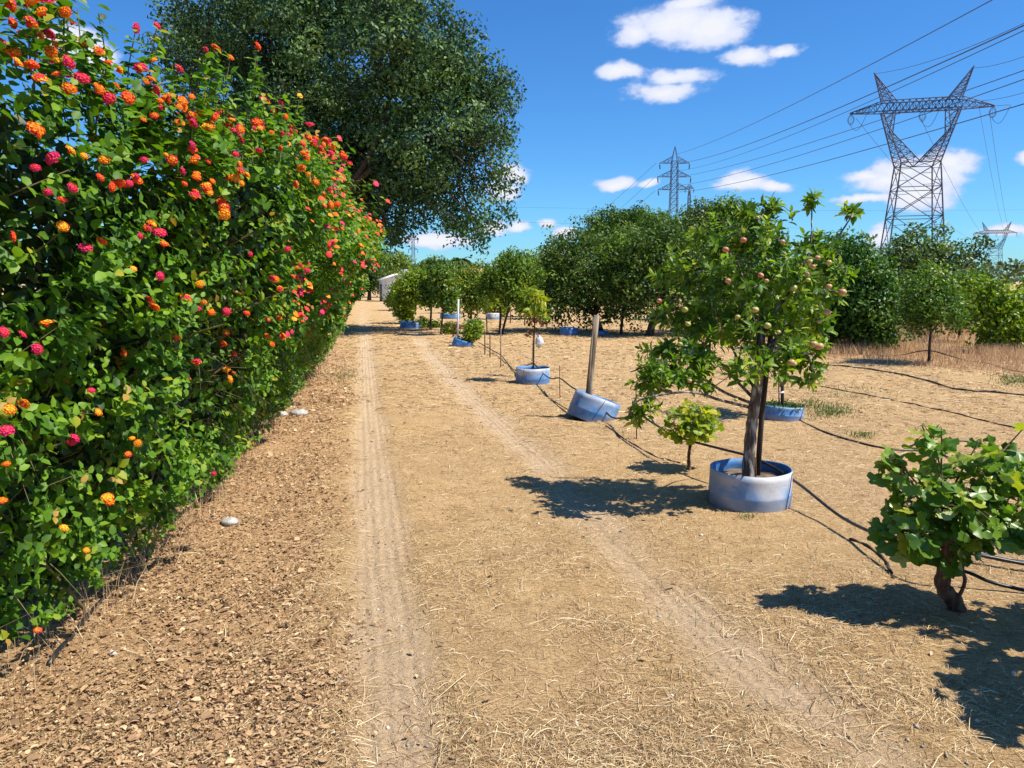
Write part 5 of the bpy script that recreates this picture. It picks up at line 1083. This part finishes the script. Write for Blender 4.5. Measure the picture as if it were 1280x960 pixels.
# ---------------------------------------------------------------- pylons
def lattice(mb, A, B, n, r, closed=False):
    """zig-zag and rungs between two rails given as 2 polylines of equal length"""
    pa = [A(t) for t in np.linspace(0, 1, n + 1)]; pb_ = [B(t) for t in np.linspace(0, 1, n + 1)]
    for i in range(n):
        mb.beam(pa[i], pb_[i + 1], r); mb.beam(pb_[i], pa[i + 1], r); mb.beam(pa[i + 1], pb_[i + 1], r * .9)
def seg(a, b): a = np.array(a, float); b = np.array(b, float); return lambda t: a + (b - a) * t
def cat_pylon(name, loc, rot, scale, label, mat, group):
    """lattice pylon with a narrow waist, a V window, a long cross-arm and two earth-wire peaks; local metres"""
    root = empty(name, tuple(loc), label, 'pylon', group)
    Mx = Matrix.Rotation(rot, 4, 'Z') @ Matrix.Scale(scale, 4)
    def fin(mb, nm, mt): me = mb.mesh(nm, MAT[mt]); me.transform(Mx); o = bpy.data.objects.new(nm, me); o.parent = root; COL.objects.link(o); return o
    zw = 18.9; wb_, ww = 4.2, 2.6; lv = [0, 6.2, 11.2, 15.4, zw]
    wid = lambda z: wb_ + (ww - wb_) * z / zw
    for sx in (-1, 1):
        for sy in (-1, 1):
            l = MB(); l.beam((sx * wb_, sy * wb_, 0), (sx * ww, sy * ww, zw), .15); fin(l, 'leg', mat)
    br = MB()
    for i in range(len(lv) - 1):
        z0, z1 = lv[i], lv[i + 1]; a, b2 = wid(z0), wid(z1)
        for s_ in (-1, 1):
            for (p0, p1, p2, p3) in [((-a, s_ * a, z0), (a, s_ * a, z0), (-b2, s_ * b2, z1), (b2, s_ * b2, z1)), ((s_ * a, -a, z0), (s_ * a, a, z0), (s_ * b2, -b2, z1), (s_ * b2, b2, z1))]:
                br.beam(p0, p3, .085); br.beam(p1, p2, .085); br.beam(p2, p3, .085)
                p0, p1, p2, p3 = map(np.array, (p0, p1, p2, p3)); md = (p0 + p1 + p2 + p3) / 4
                for (e1, e2) in ((p0, p2), (p1, p3)):
                    br.beam((p0 + md) / 2 if e1 is p0 else (p1 + md) / 2, e1 + (e2 - e1) * .27, .05)
                    br.beam((p2 + md) / 2 if e1 is p0 else (p3 + md) / 2, e1 + (e2 - e1) * .73, .05)
    fin(br, 'body_bracing', mat)
    zc0, zc1 = 26.6, 28.1; vb = MB(); bd = 1.0
    for sx in (-1, 1):
        for sy in (-1, 1):
            o0, o1 = (sx * ww, sy * ww, zw), (sx * 5.2, sy * bd, zc0); i0, i1, i2 = (0, sy * ww, zw), (sx * 3.8, sy * 1.6, 23.4), (sx * 3.5, sy * bd, zc0)
            vb.beam(o0, o1, .14); vb.beam(i0, i1, .12); vb.beam(i1, i2, .11)
            mO = np.array(o0) + (np.array(o1) - np.array(o0)) * .58
            lattice(vb, seg(o0, mO), seg(i0, i1), 6, .06); lattice(vb, seg(mO, o1), seg(i1, i2), 3, .06)
        lattice(vb, seg((sx * ww, -ww, zw), (sx * 5.2, -bd, zc0)), seg((sx * ww, ww, zw), (sx * 5.2, bd, zc0)), 7, .055)
        lattice(vb, seg((0, -ww, zw), (sx * 3.8, -1.6, 23.4)), seg((0, ww, zw), (sx * 3.8, 1.6, 23.4)), 4, .055)
    fin(vb, 'window_frame', mat)
    ca = MB()
    for sy in (-1, 1):
        ca.beam((-5.2, sy * bd, zc0), (5.2, sy * bd, zc0), .11); ca.beam((-5.2, sy * bd, zc1), (5.2, sy * bd, zc1), .11)
        lattice(ca, seg((-5.2, sy * bd, zc0), (5.2, sy * bd, zc0)), seg((-5.2, sy * bd, zc1), (5.2, sy * bd, zc1)), 12, .06)
        for sx in (-1, 1):
            ca.beam((sx * 5.2, sy * bd, zc0), (sx * 9.6, 0, zc0), .10); ca.beam((sx * 5.2, sy * bd, zc1), (sx * 9.6, 0, zc0 + .15), .10)
            lattice(ca, seg((sx * 5.2, sy * bd, zc0), (sx * 9.6, 0, zc0)), seg((sx * 5.2, sy * bd, zc1), (sx * 9.6, 0, zc0 + .15)), 5, .05)
    lattice(ca, seg((-5.2, -bd, zc0), (5.2, -bd, zc0)), seg((-5.2, bd, zc0), (5.2, bd, zc0)), 10, .05)
    ca.beam((9.6, 0, zc0 + .05), (11.4, 0, zc0 + .1), .05)
    fin(ca, 'crossarm', mat)
    for sx in (-1, 1):
        pk = MB(); tp = (sx * 6.6, 0, 32.4)
        for sy in (-1, 1):
            pk.beam((sx * 5.2, sy * bd, zc1), tp, .10); pk.beam((sx * 3.5, sy * bd, zc1), tp, .10); lattice(pk, seg((sx * 5.2, sy * bd, zc1), tp), seg((sx * 3.5, sy * bd, zc1), tp), 7, .05)
        lattice(pk, seg((sx * 5.2, -bd, zc1), tp), seg((sx * 5.2, bd, zc1), tp), 6, .045); fin(pk, 'peak', mat)
    for x_ in (-9.4, 0.3, 9.4):
        ins_ = MB()
        for s_ in (-1, 1):
            for j in range(9): zz_ = zc0 - .15 - j * .17; rr_ = .40 * math.sin(math.pi * (j + .8) / 9.6); ins_.tube([(x_ + s_ * rr_, 0, zz_), (x_ + s_ * rr_, 0, zz_ - .07)], [.16, .10], 6, .5)
        ins_.beam((x_, 0, zc0), (x_, 0, zc0 - 1.75), .03); fin(ins_, 'insulator', 'glassins')
    for x_ in (-9.4, .3, 9.4):    # jumper loops under the arm
        j_ = MB(); pth = [(x_ + 2.2 * (1 if x_ < 9 else 1) * t, 0, zc0 - 1.7 + 1.8 * (t ** 1.5) - 1.2 * math.sin(math.pi * t)) for t in np.linspace(0, 1, 9)]; j_.tube(pth, .03, 4, .5, False); fin(j_, 'jumper_cable', 'wire')
    return root
DP = 110.0
pc = P(1133, 400, DP); pc.z = 0
z_top = P(1094, 92, DP).z; SCL = z_top / 32.4 * 1.02 
cat_pylon('lattice_pylon', pc, math.radians(-16), SCL, 'large lattice pylon with two peaks and a long crossarm rising behind the right hand trees', 'steel', 'twin peaked pylons')
DF = DP * 2.55
pf = P(1236, 400, DF); pf.z = 0; zf = P(1236, 277, DF).z
cat_pylon('lattice_pylon', pf, math.radians(-16), zf / 32.4, 'distant twin peaked pylon at the right edge behind the trees', 'steel_far', 'twin peaked pylons')
def tier_pylon(loc, H, wbase, arms, label, mat, name='lattice_pylon', r=.11, armw=0):
    root = empty(name, tuple(loc), label, 'pylon'); L0 = np.array(loc)
    b_ = MB(); zneck = H * .55; wid = lambda z: np.interp(z, [0, zneck, H * .9, H], [wbase, wbase * .34, wbase * .26, .02])
    zs = list(np.linspace(0, zneck, 7)) + list(np.linspace(zneck, H * .9, 9))[1:] + [H]
    for i in range(len(zs) - 1):
        z0, z1 = zs[i], zs[i + 1]; a, c_ = wid(z0), wid(z1)
        cs = [(-1, -1), (1, -1), (1, 1), (-1, 1)]
        for j in range(4):
            (sx, sy), (tx, ty) = cs[j], cs[(j + 1) % 4]
            b_.beam(L0 + [sx * a, sy * a, z0], L0 + [sx * c_, sy * c_, z1], r)
            b_.beam(L0 + [sx * a, sy * a, z0], L0 + [tx * c_, ty * c_, z1], r * .6); b_.beam(L0 + [tx * a, ty * a, z0], L0 + [sx * c_, sy * c_, z1], r * .6)
            b_.beam(L0 + [sx * c_, sy * c_, z1], L0 + [tx * c_, ty * c_, z1], r * .6)
    b_.build('tower_body', MAT[mat], root)
    for (z, w) in arms:
        for s_ in (-1, 1):
            a_ = MB(); wz = wid(z); tip = L0 + [s_ * w, 0, z]
            for sy in (-1, 1):
                p0 = L0 + [s_ * wz, sy * wz, z]; p1 = L0 + [s_ * wz, sy * wz, z + H * .045]; a_.beam(p0, tip, r * .8); a_.beam(p1, tip, r * .8); lattice(a_, seg(p0, tip), seg(p1, tip), 3, r * .45)
            a_.build('crossarm', MAT[mat], root)
            i_ = MB(); i_.tube([tip, tip + [s_ * -.1, 0, -1.4]], [.14, .14], 5, .5); i_.build('insulator', MAT['glassins'], root)
    return root
DT = 190; pt_ = P(838, 400, DT); pt_.z = 0; HT = P(838, 183, DT).z; s = M1(DT)
tier_pylon(pt_, HT, 2.7, [(P(838, 204, DT).z, 3.6), (P(838, 221, DT).z, 4.0), (P(838, 237, DT).z, 3.8)], 'slim lattice pylon with three pairs of arms above the pine crowns', 'steel', r=.10)
DQ = 300; pq = P(857, 400, DQ); pq.z = 0
tier_pylon(pq, P(857, 232, DQ).z, 1.8, [(P(857, 236, DQ).z, 1.7)], 'thin distant mast just right of the three-armed pylon', 'steel_far', 'lattice_mast', r=.11)
DR = 330; pr_ = P(518, 400, DR); pr_.z = 0
tier_pylon(pr_, P(518, 292, DR).z, 1.9, [(P(518, 300, DR).z, 2.0), (P(518, 312, DR).z, 2.0)], 'very thin distant mast on the skyline above the white shed', 'steel_far', 'lattice_mast', r=.07)
# wires
def wire(label, a, b, sag, r=.035, group='overhead power lines', mid=None):
    r *= .8; A_, B_ = np.array(P(*a)), np.array(P(*b)); t = np.linspace(0, 1, 34)[:, None]; pth = A_ * (1 - t) + B_ * t; pth[:, 2:3] -= sag * 4 * t * (1 - t)
    b_ = MB(); b_.tube(pth, r, 5, .5); tag(b_.build('power_line', MAT['wire'], None, loc=tuple(A_)), label, 'cable', group)
wire('topmost cable from the slim pylon leaving through the top of the picture', (845, 193, 190), (1290, -27, 42), 1.0, .04)
wire('thick cable passing just below the big pylon left peak', (850, 204, 190), (1310, 18, 40), 1.2, .05)
wire('cable running close beneath the thick one past the left peak', (846, 214, 190), (1310, 24, 44), 1.4, .035)
wire('cable crossing through the big pylon crossarm', (850, 221, 190), (1320, 74, 50), .9, .04)
wire('cable crossing just under the big pylon crossarm', (848, 232, 190), (1320, 85, 48), 1.0, .04)
wire('lowest long cable crossing the big pylon window', (850, 240, 190), (1320, 118, 46), .9, .045)
wire('earth wire from the big pylon left peak to the right', (1094, 92, 110), (1320, 10, 60), .8, .035)
wire('earth wire from the big pylon right peak to the right edge', (1214, 85, 110), (1330, 50, 62), .5, .035)
wire('conductor leaving the right tip of the crossarm', (1225, 126, 110), (1330, 98, 70), .4, .035)
wire('conductor from the left insulator down to the distant pylon', (1070, 148, 108), (1207, 296, 278), 1.5, .035)
wire('conductor from the middle insulator down to the distant pylon', (1151, 148, 108), (1232, 298, 278), 1.5, .035)
wire('conductor from the right insulator down to the distant pylon', (1237, 142, 108), (1262, 292, 278), 1.2, .035)
wire('faint second conductor left of the right hand one', (1224, 135, 112), (1256, 292, 280), 1.2, .03)
wire('cable descending left from the top arm of the slim pylon', (820, 204, 190), (700, 305, 420), 1.0, .05)
wire('cable descending left from the middle arm of the slim pylon', (818, 222, 190), (725, 300, 420), 1.0, .05)
wire('cable descending left from the lowest arm of the slim pylon', (819, 238, 190), (745, 296, 420), 1.0, .05)
wire('faint level cable low across the sky above the orchard', (470, 272, 400), (1000, 285, 380), .5, .05)
wire('fainter level cable just above the skyline trees', (470, 255, 400), (1300, 262, 400), 1.5, .045)
